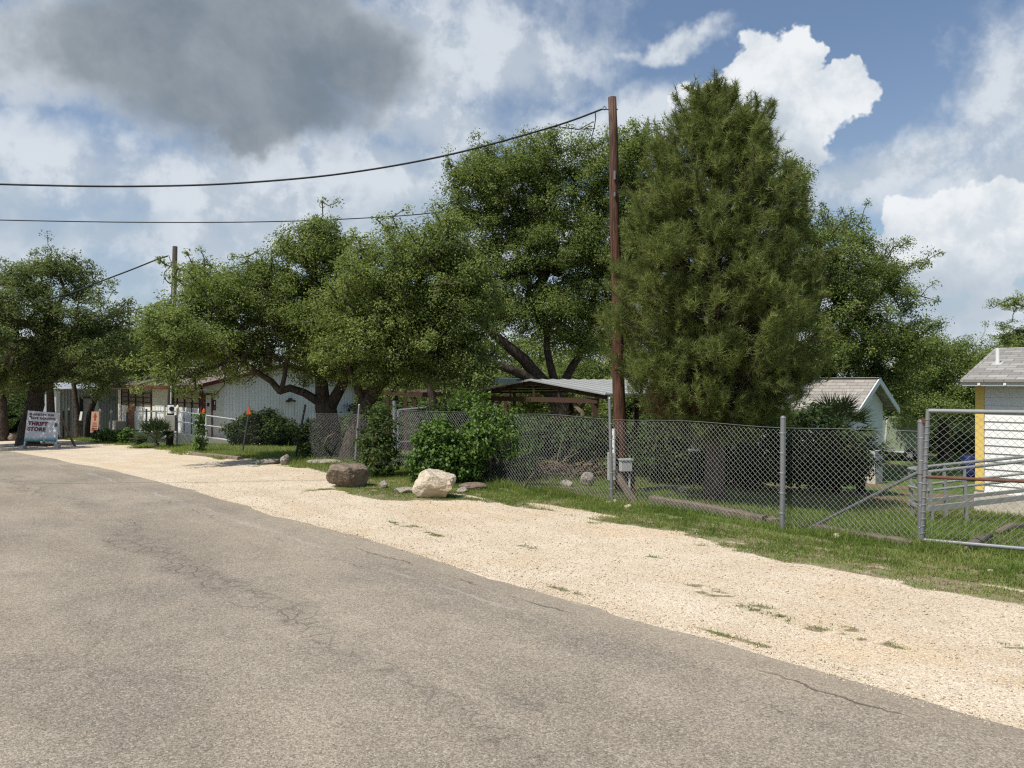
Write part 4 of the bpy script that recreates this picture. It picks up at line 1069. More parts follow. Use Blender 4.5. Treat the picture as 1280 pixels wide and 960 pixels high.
# ---------------------------------------------------------------- pale shop building on the left
TF = 12.8; SG = 35.3
def shop():
    zg = float(zst(SG, TF)) - .25
    t = thing('shop_building', WG(SG, TF), 'long pale building with red trim and a ribbed white gable wall', 'building')
    s1 = 48.5; t1 = 20.4; tm = (TF + t1) / 2; ze = 1.84; zr = 2.76
    mb = MB()                                               # outer shell: floor plan wall with gables
    wl = [W(SG, TF, zg), W(SG, TF, ze), W(SG, tm, zr - .02), W(SG, t1, ze), W(SG, t1, zg)]
    mb.prism(wl, W(s1, TF, 0) - W(SG, TF, 0))
    mb.build('wall', m_wall_cream, t)
    g = MB(); g.prism([W(SG, TF + .95, zg), W(SG, TF + .95, ze + .20), W(SG, tm, zr - .06), W(SG, t1 - .02, ze - .02), W(SG, t1 - .02, zg)], W(-.025, 0, 0))
    g.build('gable_siding', m_wall_rib, t)
    rf = gable_roof('roof', m_roof_brown, t, SG - .55, s1 + .6, TF - .55, t1 + .55, ze - .12, zr + .03)
    f = MB(); e0, e1 = ze - .20, zr - .05
    f.st(SG - .58, s1 + .62, TF - .585, TF - .552, e0, e0 + .17)
    for (ta, za, tb, zb) in ((TF - .58, ze - .12, tm, zr + .03), (tm, zr + .03, t1 + .58, ze - .12)):
        f.hexa([W(SG - .555, ta, za - .07), W(SG - .59, ta, za - .07), W(SG - .59, tb, zb - .07), W(SG - .555, tb, zb - .07), W(SG - .555, ta, za + .10), W(SG - .59, ta, za + .10), W(SG - .59, tb, zb + .10), W(SG - .555, tb, zb + .10)])
    f.build('fascia', m_red, t)
    so = MB(); so.st(SG - .55, s1 + .6, TF - .55, TF - .004, ze - .235, ze - .205); so.build('soffit', m_wall_cream, t)
    # windows in the long wall, seen through the fence
    def win(pa, pb, top, bot, cols, rows_tan, door=None):
        sa, Ya = on_t(pb, TF); sb, Yb = on_t(pa, TF)       # sa < sb
        zt_, zb_ = zpx(top, (Ya + Yb) / 2), zpx(bot, (Ya + Yb) / 2)
        w = MB(); w.st(sa, sb, TF - .035, TF - .003, zb_, zt_)
        wo = w.build('window', m_glassy, t)
        fr = MB(); y0, y1 = TF - .075, TF - .037
        n = cols
        for i in range(n + 1):
            x = sa + (sb - sa) * i / n; fr.st(x - .03, x + .03, y0, y1, zb_, zt_)
        zm = zb_ + (zt_ - zb_) * .60
        for zz in [zt_ - .04, zb_ + .04] + [zm + (zt_ - zm) * k / rows_tan for k in range(1, rows_tan)]:
            fr.st(sa, sb, TF - .070, TF - .040, zz - .022, zz + .022)
        fr.build('frame', m_wood_dk, wo)
        for i in range(n):
            pn = MB()
            if door is not None and i == door: continue
            x = sa + (sb - sa) * i / n; x2 = sa + (sb - sa) * (i + 1) / n
            pn.st(x + .04, x2 - .04, TF - .055, TF - .037, zb_ + .07, zm); pn.build('panel', m_white, wo)
        if door is not None:
            x = sa + (sb - sa) * door / n; x2 = sa + (sb - sa) * (door + 1) / n
            d = MB(); d.st(x + .05, x2 - .05, TF - .062, TF - .037, zb_ + .02, zm)
            dd = d.build('door', plain('red_brown_door', (.23, .10, .055), .7, dirt=(.3, .16, .09)), t)
            h = MB(); h.st(x + .14, x + .20, TF - .10, TF - .062, zb_ + .75, zb_ + .86); h.build('handle', m_galv, dd)
    win(153, 190, 485.5, 541, 4, 4, 2)
    win(214, 251, 485.5, 545, 4, 4)
    sa, Ya = on_t(207, TF); sb, _ = on_t(195, TF)
    nb = MB(); nb.st(sa, sb, TF - .05, TF - .003, zpx(526, Ya), zpx(507, Ya)); no = nb.build('notice_board', m_grey_box, t)
    pp = MB()
    for i, (u, v, w_, h_) in enumerate(((.08, .55, .28, .35), (.42, .50, .2, .42), (.68, .58, .24, .32), (.1, .1, .34, .36), (.52, .08, .36, .34))):
        L = sb - sa; H = zpx(507, Ya) - zpx(526, Ya)
        pp.st(sa + L * u, sa + L * (u + w_), TF - .056, TF - .052, zpx(526, Ya) + H * v, zpx(526, Ya) + H * (v + h_))
    pp.build('notices', m_white, no)
    # entrance on the gable wall
    def tt(px): return on_s(px, SG)
    ta, Yg = tt(256.5); tb, _ = tt(263.5)
    d = MB(); d.st(SG - .05, SG - .028, ta, tb, zpx(548, Yg), zpx(494, Yg)); dd = d.build('door', plain('pale_door', (.60, .54, .46), .6), t)
    fr = MB()
    fr.st(SG - .07, SG - .027, ta - .07, ta - .004, zpx(548, Yg), zpx(491.5, Yg)); fr.st(SG - .07, SG - .027, tb + .004, tb + .07, zpx(548, Yg), zpx(491.5, Yg)); fr.st(SG - .068, SG - .027, ta - .004, tb + .004, zpx(494, Yg) + .003, zpx(491.5, Yg))
    fr.build('frame', m_red, dd)
    pw = MB(); pw.st(SG - .056, SG - .052, ta + .06, tb - .08, zpx(508, Yg), zpx(503.5, Yg)); pw.build('pane', m_black, dd)
    c = MB(); c.st(SG - .06, SG + .06, TF - .09, TF - .004, zg, ze - .24); c.build('corner_trim', m_red, t)
    ta, _ = tt(266); tb, _ = tt(269.5)
    po = MB(); po.st(SG - .035, SG - .028, ta, tb, zpx(513, Yg), zpx(500, Yg)); pq = po.build('poster', m_brown, t)
    pi = MB(); pi.st(SG - .040, SG - .036, ta + .05, tb - .05, zpx(506, Yg), zpx(501.5, Yg)); pi.st(SG - .040, SG - .036, ta + .05, tb - .07, zpx(511.5, Yg), zpx(508, Yg)); pi.build('notices', m_white, pq)
    ta, Yq = tt(361)
    lp = MB(); c0 = W(SG - .16, ta, zpx(500, Yq))
    lp.box(c0 + Vector((0, 0, .02)), (.16, .16, .16)); lp.beam(c0, c0 + W(-.12, .22, -.06), .12, .10); lp.beam(c0, c0 + W(-.12, -.22, -.06), .12, .10); lp.st(SG - .12, SG - .028, ta - .05, ta + .05, c0.z - .05, c0.z + .05)
    lp.build('floodlight', m_dark_steel, t)
    # rear porch at the right end of the gable
    ph = MB(); ph.st(SG - .5, SG + 5, t1 + .55, t1 + 2.4, ze - .36, ze - .24)
    ph.build('porch_roof', m_brown, t)
    for ss in (SG - .4, SG + 2):
        q = MB(); q.st(ss - .07, ss + .07, t1 + 2.2, t1 + 2.34, zg - .3, ze - .365); q.build('porch_post', m_wood_dk, t)
    pl = MB(); pl.st(s1 - 2.2, s1 - .9, TF - .7, TF - .12, zg - .2, zg + .85); pl.build('planter', m_conc, t); pl = MB(); pl.st(SG + 2.5, SG + 6, TF - .5, TF - .12, zg - .1, zg + .55); pl.build('planter', m_conc, t)
shop()

# wheelchair ramp with white railing
def ramp():
    g = WG(33.0, 12.2)
    t = thing('entrance_ramp', g, 'concrete ramp with a white two bar railing before the shop door', 'ramp')
    # high end by the window wall, low end on the lawn
    a_s, a_t = SG - .9, 11.4; b_s, b_t = SG - 1.9, 14.7
    A, B = WG(a_s, a_t), WG(b_s, b_t)
    A.z += .42; B.z += .06
    mb = MB(); d = (B - A); 
    side = W(1.15, .35, 0)
    mb.hexa([A + Vector((0, 0, -.65)), B + Vector((0, 0, -.3)), B + side + Vector((0, 0, -.3)), A + side + Vector((0, 0, -.65)), A, B, B + side, A + side])
    A2 = A + W(1.3, -1.3, 0)
    mb.hexa([A2 + Vector((0, 0, -.65)), A + Vector((0, 0, -.652)), A + side + Vector((0, 0, -.652)), A2 + side + Vector((0, 0, -.65)), A2 + Vector((0, 0, -.004)), A + Vector((0, 0, -.004)), A + side + Vector((0, 0, -.004)), A2 + side + Vector((0, 0, -.004))])
    mb.build('ramp_slab', m_conc, t)
    r = MB(); up = Vector((0, 0, 1))
    for h in (.52, .95):
        r.tube([A2 + up * h, A + up * h, B + up * h], .032, 8)
    r.build('rail', m_white, t)
    for q in (A2, A2.lerp(A, .5), A, A.lerp(B, .33), A.lerp(B, .66), B):
        p_ = MB(); p_.tube([q + up * -.04, q + up * .97], .030, 8); p_.build('baluster', m_white, t)
ramp()

# corrugated grey building far left
def metal_building():
    s0 = 51.5; t0, t1 = 10.4, 17.5; zg = float(zst(s0, 13)) - .4
    t = thing('metal_building', WG(s0, 13), 'low grey corrugated metal building with a pale roof, under the oaks', 'building')
    za = 1.50
    w = MB(); w.st(s0, s0 + 7, t0, t1, zg, za); w.build('wall', ribbed('grey_corrugated_sheet', (.36, .385, .40), .16, 't', depth=.03, line=.25, metal=.2, var=.2), t)
    r = MB(); r.hexa([W(s0 + 7.3, t0 - .3, za + .36), W(s0 - .3, t0 - .3, za + .005), W(s0 - .3, t1 + .3, za + .005), W(s0 + 7.3, t1 + .3, za + .36), W(s0 + 7.3, t0 - .3, za + .44), W(s0 - .3, t0 - .3, za + .08), W(s0 - .3, t1 + .3, za + .08), W(s0 + 7.3, t1 + .3, za + .44)])
    r.build('roof', m_tin, t)
    ta, Y = on_s(103.5, s0); tb, _ = on_s(113.5, s0)
    d = MB(); d.st(s0 - .05, s0 - .003, ta, tb, zpx(546, Y), zpx(498, Y)); d.build('door', m_grey_box, t)
    fr = MB(); fr.st(s0 - .09, s0 - .004, ta - .16, ta - .005, zpx(546, Y), zpx(497, Y)); fr.st(s0 - .09, s0 - .004, ta - .005, tb + .1, zpx(498, Y) + .003, zpx(496.5, Y)); fr.build('door_frame', m_black, t)
    for px in (70, 118):
        a, _ = on_s(px, s0); b_, _ = on_s(px + 5, s0)
        q = MB(); q.st(s0 - .03, s0 - .003, a, b_, zg, za - .05); q.build('pale_panel', m_white_old, t)
metal_building()

# ---------------------------------------------------------------- white sided building on the right
def white_building():
    t0 = 16.32; s1, s0 = 5.35, -1.2; zg = float(zst(5.3, t0)) ; zb = -.10; ze = 1.97; dep = 3.1
    t = thing('white_building', WG(s1, t0), 'small white lap sided building with a yellow corner and grey shingle roof', 'building')
    mb = MB(); n = 14; h = (ze - zb) / n
    core = [W(s1, t0 + .03, zb), W(s1, t0 + .03, ze), W(s1, t0 + dep / 2, 2.54), W(s1, t0 + dep, ze), W(s1, t0 + dep, zb)]
    mb.prism(core, W(s0 - s1, 0, 0))
    for i in range(n):
        z0, z1 = zb + h * i, zb + h * (i + 1)
        s1b = s1 - .14
        mb.hexa([W(s1b, t0 - .002, z0), W(s0, t0 - .002, z0), W(s0, t0 + .028, z0), W(s1b, t0 + .028, z0), W(s1b, t0 + .022, z1 + .0), W(s0, t0 + .022, z1), W(s0, t0 + .028, z1), W(s1b, t0 + .028, z1)])
    mb.build('wall', m_white, t)
    c = MB(); c.st(s1 - .135, s1 + .012, t0 - .016, t0 + .026, zb + .04, ze - .02); c.build('corner_board', m_yellow, t)
    f = MB(); f.st(s0, s1 + .02, t0 - .05, t0 + dep, zg - .3, zb - .003); f.build('foundation', m_conc, t)
    r = gable_roof('roof', m_roof_grey, t, s0, s1 + .16, t0 - .34, t0 + dep + .34, ze + .0 - .015, 2.60, .045)
    fa = MB(); fa.st(s0, s1 + .14, t0 - .30, t0 - .27, ze - .085, ze - .004); fa.build('fascia', m_white_old, t)
    for k in range(9):
        ss = s1 - .15 - k * .42
        q = MB(); q.st(ss - .022, ss + .022, t0 - .33, t0 - .004, ze - .075, ze - .022); q.build('rafter_tail', m_white, t)
    # vent pipe through the roof
    _, Yv = on_t(1247, t0 + .55); sv, _ = on_t(1247, t0 + .55)
    zv = ze + (2.60 - ze) * ((.55 + .34) / (dep / 2 + .34)) + .04
    v = MB(); v.tube([W(sv, t0 + .55, zv - .05), W(sv, t0 + .55, zv + .30)], .035, 12)
    vo = v.build('vent_pipe', m_white, t, smooth=False)
    k = MB(); k.hexa([W(sv + .09, t0 + .46, zv - .045), W(sv - .09, t0 + .46, zv - .045), W(sv - .09, t0 + .64, zv + .015), W(sv + .09, t0 + .64, zv + .015), W(sv + .09, t0 + .46, zv - .025), W(sv - .09, t0 + .46, zv - .025), W(sv - .09, t0 + .64, zv + .045), W(sv + .09, t0 + .64, zv + .045)])
    k.build('flashing', m_grey_box, vo)
white_building()

# ---------------------------------------------------------------- small gabled house behind
def gable_house():
    s0 = 10.84; tm = 24.0; hw = .98; L = 6.3; zg = float(zst(s0, tm)) - .3; zr = 2.02; ov = 1.36; ze = 1.07
    t = thing('gabled_house', WG(s0, tm), 'small white gabled house with pale shingles, behind the palmettos', 'house')
    zw = zr - (zr - ze) * hw / ov
    w = MB(); w.prism([W(s0, tm - hw, zg), W(s0, tm - hw, zw - .05), W(s0, tm, zr - .05), W(s0, tm + hw, zw - .05), W(s0, tm + hw, zg)], W(L, 0, 0)); w.build('wall', m_white_old, t)
    gable_roof('roof', m_roof_tan, t, s0 - .32, s0 + L + .3, tm - ov, tm + ov, ze, zr, .07)
    rk = MB()
    for sg in (-1, 1):
        ta, tb = tm + sg * (ov + .02), tm
        rk.hexa([W(s0 - .325, ta, ze - .10), W(s0 - .36, ta, ze - .10), W(s0 - .36, tb, zr - .10), W(s0 - .325, tb, zr - .10), W(s0 - .325, ta, ze + .08), W(s0 - .36, ta, ze + .08), W(s0 - .36, tb, zr + .08), W(s0 - .325, tb, zr + .08)])
    rk.build('rake_board', m_white_old, t)
    v = MB(); v.st(s0 - .04, s0 - .003, tm - .22, tm + .2, 1.42, 1.50); v.build('gable_vent', m_white, t)
    bd = MB(); bd.st(s0 - .02, s0 - .003, tm - hw + .01, tm + hw - .01, 1.02, 1.05); bd.build('trim_board', m_white, t)
    rc = MB(); rc.st(s0 - .36, s0 + L, tm - .10, tm + .10, zr + .062, zr + .085); rc.build('ridge_cap', m_roof_tan, t)
    u = P(1090, 563, 23.0)
    ac = thing('cooling_unit', GY(1090, 23.0), 'pale blue grey cooling unit standing at the gabled house corner', 'air conditioner')
    zt_ = zpx(563, 23.0); g0 = GY(1090, 23.0).z
    R = Matrix.Rotation(math.radians(-48), 3, 'Z')
    m = MB(); m.box((u.x, 23.0, (zt_ + zpx(588, 23.0)) / 2), (.36, .42, zt_ - zpx(588, 23.0)), R); m.build('casing', m_grey_box, ac, bevel=.01)
    m = MB(); m.box((u.x, 23.0, (g0 + zpx(588, 23.0)) / 2 - .02), (.40, .46, zpx(588, 23.0) - g0 + .03), R); m.build('stand', m_conc, ac)
    m = MB()
    for k in range(5):
        m.box(Vector((u.x, 23.0, zt_ - .10 - .07 * k)) + R @ Vector((0, -.214, 0)), (.28, .012, .03), R)
    m.build('louvre', m_dark_steel, ac)
gable_house()

# ---------------------------------------------------------------- low pavilion behind the fence
def pavilion():
    sc, t0, L = 14.65, 13.63, 6.9; hw = 2.45; zr, ze = 1.99, 1.66; t1 = t0 + L
    t = thing('pavilion', WG(sc, t0), 'low open timber pavilion with a bright metal roof beside the utility pole', 'pavilion')
    r = MB(); th = .035
    for sg in (-1, 1):
        sa, sb = sc + sg * (hw + .1), sc
        q = [W(sa, t0 - .15, ze), W(sa, t1, ze), W(sb, t1, zr), W(sb, t0 - .15, zr)]
        r.hexa(q + [p + Vector((0, 0, th)) for p in q])
    r.build('roof', m_tin, t)
    rb = MB()
    for k in range(18):
        tt_ = t0 - .1 + k * (L / 18)
        for sg in (-1, 1):
            a, b_ = W(sc + sg * (hw + .1), tt_, ze + th + .008), W(sc, tt_, zr + th + .008); rb.beam(a, b_, .03, .022)
    rb.build('roof_seams', m_tin, t)
    for tt_ in (t0, t1 - .3):
        tr = MB()
        for sg in (-1, 1): tr.beam(W(sc + sg * hw, tt_, ze - .055), W(sc, tt_, zr - .055), .05, .10)
        tr.beam(W(sc - hw + .25, tt_ - .003, ze - .14), W(sc + hw - .25, tt_ - .003, ze - .14), .06, .12)
        for u in (-.9, 0, .9): tr.beam(W(sc + u, tt_ - .006, ze - .08), W(sc + u, tt_ - .006, zr - .07 - abs(u) * .13), .05, .05)
        tr.build('truss', m_wood_dk, t)
    pu = MB()
    for sg in (-1, 1):
        for k in range(4): u = .35 + .6 * k; pu.beam(W(sc + sg * u, t0 - .1, zr - (zr - ze) * u / hw - .03), W(sc + sg * u, t1 - .1, zr - (zr - ze) * u / hw - .03), .05, .05)
    pu.build('purlin', m_wood_dk, t)
    for tt_ in (t0 + .05, t0 + L / 2, t1 - .4):
        for sg in (-1, 1):
            s_ = sc + sg * 2.05
            p_ = MB(); p_.beam(WG(s_, tt_, -.1), W(s_, tt_, ze - .20), .14, .14); p_.build('post', m_wood_dk, t)
            b_ = MB(); b_.beam(W(s_ - sg * .07, tt_, ze - .75), W(s_ - sg * .68, tt_, ze - .20), .05, .09); b_.build('brace', m_wood, t)
pavilion()
def shelter(px0, px1, Y, ytop, ybot, label, mat, posts):
    t = thing('shelter', GY((px0 + px1) / 2, Y), label, 'shelter')
    a, b_ = P(px0, ytop, Y), P(px1, ytop, Y); z0, z1 = zpx(ybot, Y), zpx(ytop, Y)
    m = MB(); m.hexa([Vector((a.x, Y, z0)), Vector((b_.x, Y, z0 - .1)), Vector((b_.x + 1, Y + 2.6, z0 - .1)), Vector((a.x + 1, Y + 2.6, z0)), Vector((a.x, Y, z1)), Vector((b_.x, Y, z1 - .1)), Vector((b_.x + 1, Y + 2.6, z1 - .1)), Vector((a.x + 1, Y + 2.6, z1))])
    m.build('roof', mat, t)
    for px in posts:
        for dy in (.1, 2.4):
            x = P(px, 0, Y).x + (.35 if dy > 1 else 0); q = MB(); q.beam((x, Y + dy, zxy(x, Y + dy) - .1), (x, Y + dy, z0 - .11), .12, .12); q.build('post', m_wood_dk, t)
shelter(474, 528, 29, 487, 493, 'dark flat roofed shelter seen under the oaks beside the walk gate', m_brown, (484, 518))
shelter(552, 646, 31, 470.5, 477, 'teal edged flat shelter roof behind the pavilion', m_tin_dk, (566, 632))

# trailer, shed and barrel at the back right
def trailer():
    Y = 32.0; g = GY(1140, Y)
    t = thing('trailer', g, 'pale green box trailer tilted behind the fence corner post', 'trailer')
    R = Matrix.Rotation(math.radians(-14), 3, 'Z') @ Matrix.Rotation(math.radians(4), 3, 'Y')
    c = P(1140, 545, Y); H = 44 / FPX * Y
    m = MB(); m.box(c + Vector((0, .8, 0)), (1.66, 1.6, H), R); bo = m.build('box', plain('pale_green_panel', (.30, .36, .235), .7, var=.12, scale=2, dirt=(.2, .24, .16)), t, bevel=.02)
    e = MB()
    for sx in (-.8, .8):
        e.box(c + R @ Vector((sx, -.81, 0)) + Vector((0, .8, 0)), (.06, .04, H * .98), R)
    e.box(c + R @ Vector((0, -.81, -H / 2 + .05)) + Vector((0, .8, 0)), (1.5, .04, .06), R); e.build('edge_trim', m_white_old, bo)
    f = MB()
    for sy in (-.6, .6): f.box(c + R @ Vector((0, sy, -H / 2 - .07)) + Vector((0, .8, 0)), (2.0, .08, .1), R)
    for sx in (-.7, .7): f.box(c + R @ Vector((sx, 0, -H / 2 - .075)) + Vector((0, .8, 0)), (.08, 1.3, .085), R)
    f.build('frame', m_alu, t)
    for sy in (-.75, .75):
        w = MB(); q = c + R @ Vector((.1, sy, 0)) + Vector((0, .8, 0)); q.z = g.z + .25
        w.tube([q + R @ Vector((0, -.08, 0)), q + R @ Vector((0, .08, 0))], .25, 18); wo = w.build('wheel', m_black, t)
        h = MB(); h.tube([q + R @ Vector((0, -.09, 0)), q + R @ Vector((0, .09, 0))], .12, 12); h.build('rim', m_alu, wo)
trailer()
Y = 37.0; g = GY(1104, Y)
t = thing('shed', g, 'dark brown shed with a white roof edge, beyond the gabled house', 'shed')
R = Matrix.Rotation(math.radians(-20), 3, 'Z'); c = P(1103, 556, Y)
m = MB(); m.box((c.x, Y + 1, (g.z + zpx(538, Y)) / 2), (1.7, 2, zpx(538, Y) - g.z), R); m.build('wall', m_brown, t)
m = MB(); m.box((c.x, Y + 1, (zpx(526, Y) + zpx(538, Y)) / 2 + .002), (1.8, 2.2, zpx(526, Y) - zpx(538, Y)), R); m.build('roof', m_white, t)
g = GY(1212, 25.0); t = thing('barrel', g, 'dark blue barrel behind the gate, beside the yellow corner', 'barrel')
mb = MB(); mb.tube([g + Vector((0, 0, z)) for z in (0, .03, .25, .27, .30, .5, .53, .56, .80, .83)], [.20, .22, .225, .24, .225, .225, .24, .225, .22, .20], 18); mb.build('body', plain('dark_blue_plastic', (.012, .018, .10), .45), t, smooth=True)
mb = MB(); mb.tube([g + Vector((0, 0, .83)), g + Vector((0, 0, .855))], .205, 18); mb.build('lid', m_black, t)
# ---------------------------------------------------------------- chain link
def chain(name, fn, length, height, parent, cell=.076, r=.0021, mat=None):
    """diamond mesh as interlinked zigzag wires; fn(u, h) -> world point arrays"""
    hp = cell / 2; nw = int(length / hp); K = int(height / hp)
    i = np.arange(nw)[:, None]; k = np.arange(K + 1)[None, :]
    par = (k + i) % 2                                       # neighbours hook into each other
    u = i * hp + np.where(par == 1, hp * 1.04, -hp * .04) ; h = k * hp + 0 * i
    side = np.where(par == 1, .004, -.004)
    pts = fn(u.astype(float), h.astype(float), side)        # (nw, K+1, 3)
    A, B = pts[:, :-1].reshape(-1, 3), pts[:, 1:].reshape(-1, 3)
    d = unit(B - A); ref = np.array([[0.0, 0, 1.0]]); e1 = unit(np.cross(d, ref)); e2 = np.cross(e1, d)
    th = np.arange(3) / 3 * 2 * np.pi + .5
    ring = (e1[:, None] * np.cos(th)[None, :, None] + e2[:, None] * np.sin(th)[None, :, None]) * r
    v = np.concatenate([A[:, None] + ring, B[:, None] + ring], 1).reshape(-1, 3)
    q = np.arange(len(A))[:, None] * 6; j = np.arange(3)[None]; j2 = (j + 1) % 3
    f = np.stack([q + j, q + j2, q + 3 + j2, q + 3 + j], -1).reshape(-1, 4)
    return mesh_np(name, v, f, mat or m_wire, parent)
def fence_fn(s0, t0, s1, t1, base=.03):
    Ld = math.hypot(s1 - s0, t1 - t0)
    def fn(u, h, side):
        s = s0 + (s1 - s0) * u / Ld; t = t0 + (t1 - t0) * u / Ld
        bow = .03 * np.sin(u * 1.7) * np.sin(h * 2.2)
        x, y = toxy(s, t + side + bow); z = zst(s, t) + base + h + .012 * np.sin(u * 2.3)
        return np.stack([x, y, z], -1)
    return fn, Ld

FH = 1.345
corner = G(1152, 683); cs, ct = tost(corner.x, corner.y)
posts_r = [G(978, 662), G(765, 628), G(603, 600)]
tf = 9.70
root = thing('chain_link_fence', WG(9, tf), 'galvanised chain link fence run from the corner post past the pine to the bushes', 'fence')
fn, Ld = fence_fn(cs, ct, 3.8 + 11.4, tf); chain('chain_mesh', fn, Ld, FH, root)
mb = MB(); n = 60
ptsw = [fn(np.array([[Ld * k / n]]), np.array([[FH + .01]]), np.array([[0.0]]))[0, 0] for k in range(n + 1)]
mb.tube(ptsw, .0035, 5); mb.build('top_wire', m_galv, root)
def post(base, top, r, parent, mat=None, capm=True):
    mb = MB(); base = Vector(base); top = Vector(top); d = (top - base).normalized()
    mb.tube([base - d * .15, top], r, 12)
    if capm: mb.tube([top, top + d * .012, top + d * .035], [r * 1.12, r * 1.12, r * .45], 12)
    return mb.build('post', mat or m_galv, parent, smooth=False)
cz = Vector((corner.x, corner.y, zpx(528, corner.y)))
post(corner, cz, .045, root)
b0 = posts_r[0]; post(b0, (b0.x + .01, b0.y, zpx(523, b0.y)), .036, root)
b1 = posts_r[1]; post(b1, P(762, 499, b1.y), .026, root)
b2 = posts_r[2]; post(b2, P(619, 506, b2.y), .030, root)
# ties of the mesh to the posts, brace from the ground to the corner post
mb = MB()
for b_, hi in ((b0, 1.35), (b1, 1.35), (corner, 1.35)):
    for k in range(5):
        z = b_.z + .15 + hi * .2 * k + .08
        mb.tube([Vector((b_.x + .05 * math.cos(a), b_.y + .05 * math.sin(a), z)) for a in np.linspace(0, 6.0, 9)], .0022, 5)
mb.build('tie_wire', m_wire, root)
mb = MB(); ba = G(1011, 660); mb.tube([ba + Vector((0, .05, -.03)), Vector((corner.x - .03, corner.y, zpx(590, corner.y)))], .021, 10); mb.build('brace', m_galv, root)
c_ = Vector((corner.x, corner.y, zpx(589, corner.y))); mb = MB(); mb.tube([c_ - Vector((0, 0, .03)), c_ + Vector((0, 0, .03))], .053, 12)
mb.build('clamp', m_galv, root)
for dz in (.30, .62, -.35):
    mb = MB(); mb.tube([c_ + Vector((0, 0, dz - .012)), c_ + Vector((0, 0, dz + .012))], .051, 12)
mb.build('clamp', m_galv, root)

# fence run on the left of the bushes, with leaning posts and coloured tops
m_orange = plain('orange_plastic', (.62, .10, .015), .5, var=.1)
m_yel = plain('yellow_plastic', (.65, .40, .03), .5, var=.1)
m_cream = plain('cream_plastic', (.70, .66, .50), .5, var=.1)
m_oldwire = plain('old_dark_wire', (.16, .155, .15), .7, metal=.2)
root2 = thing('chain_link_fence', WG(18, tf), 'older chain link fence run with leaning dark posts before the pale building', 'fence')
fn, Ld = fence_fn(16.1, 9.68, 19.1, 9.70, .0); chain('chain_mesh', fn, Ld, 1.22, root2, r=.0015)
fn, Ld = fence_fn(19.1, 9.70, 37.0, 9.72, .0); chain('chain_mesh', fn, Ld, 1.18, root2, cell=.10, r=.0009, mat=m_oldwire)
fn, Ld = fence_fn(16.1, 9.68, 37.0, 9.72, .0)
mb = MB(); n = 60
mb.tube([fn(np.array([[Ld * k / n]]), np.array([[1.225]]), np.array([[0.0]]))[0, 0] for k in range(n + 1)], .0035, 5); mb.build('top_wire', m_galv, root2)
fn3, Ld3 = fence_fn(42.5, 9.72, 50.0, 9.75, .0)
chain('chain_mesh', fn3, Ld3, 1.22, root2, cell=.12, r=.0009, mat=m_oldwire)
def lp(px, py_top, px_b, Yx, r, mat, top=None, mtop=None):
    s, Yb = on_t(px_b, tf); b_ = WG(s, tf); tp = P(px, py_top, Yb)
    o = post(b_, tp, r, root2, mat)
    if top == 'tri':
        m = MB(); w_ = .075; m.prism([tp + Vector((-w_, -.03, -.02)), tp + Vector((w_, -.03, -.02)), tp + Vector((.02, -.03, .24))], (0, .05, 0)); m.build('reflector', mtop, o)
    elif top == 'cap':
        m = MB(); m.tube([tp + Vector((0, 0, z)) for z in (-.02, .02, .08, .15)], [.04, .06, .05, .012], 8); m.build('cap', mtop, o)
lp(449, 507, 443.5, 0, .026, m_galv)
lp(381.5, 507, 369, 0, .028, m_dark_steel)
lp(311, 517, 303, 0, .026, m_dark_steel, 'tri', m_orange)
lp(255, 516, 252, 0, .026, m_dark_steel, 'cap', m_orange)
lp(222, 511, 221, 0, .03, m_galv, 'cap', m_cream)
lp(183, 512, 183, 0, .035, m_dark_steel)
lp(159, 515, 159, 0, .045, m_dark_steel, 'cap', m_yel)
lp(139, 516, 139, 0, .035, m_galv, 'cap', m_cream)
lp(125, 515, 125, 0, .035, m_galv, 'cap', m_cream)
lp(86, 513, 86, 0, .05, m_dark_steel, 'cap', m_cream)
lp(79, 514, 79, 0, .05, m_dark_steel)

# signs hung on that fence
def fence_sign(name, label, pxa, pxb, ya, yb, mat, marks=None):
    s, Y = on_t((pxa + pxb) / 2, tf - .06)
    t = thing(name, WG(s, tf - .06), label, 'sign')
    a, b_, c, d = P(pxa - .0, yb, Y), P(pxb - 1.5, yb, Y), P(pxb, ya, Y), P(pxa + 2, ya, Y)
    m = MB(); m.prism([a, b_, c, d], (0.012, .025, 0)); m.build('panel', mat, t)
    if marks:
        mk = MB()
        for poly in marks:
            q = [a.lerp(b_, u).lerp(d.lerp(c, u), v) + Vector((0, -.006, 0)) for u, v in poly]
            mk.prism(q, (0, .004, 0))
        mk.build('marking', m_signred, t)
m_signred = plain('faded_red_paint', (.40, .09, .055), .7, var=.1)
bars = [[(.15 + .02 * k, y), (.85 - .03 * k, y), (.85 - .03 * k, y + .035), (.15 + .02 * k, y + .035)] for k, y in enumerate((.12, .19, .28, .36, .45))]
fence_sign('directional_sign', 'faded orange board with a red arrow hung on the far fence', 112.5, 124, 514.5, 541, plain('faded_peach_board', (.66, .42, .28), .7, var=.1, dirt=(.5, .3, .2)),
           [[(.5, .95), (.25, .74), (.75, .74)], [(.40, .58), (.60, .58), (.60, .74), (.40, .74)]] + bars)
fence_sign('notice_plate', 'small white plate on the fence, left of the orange board', 98.5, 103, 514.5, 525.5, m_white)

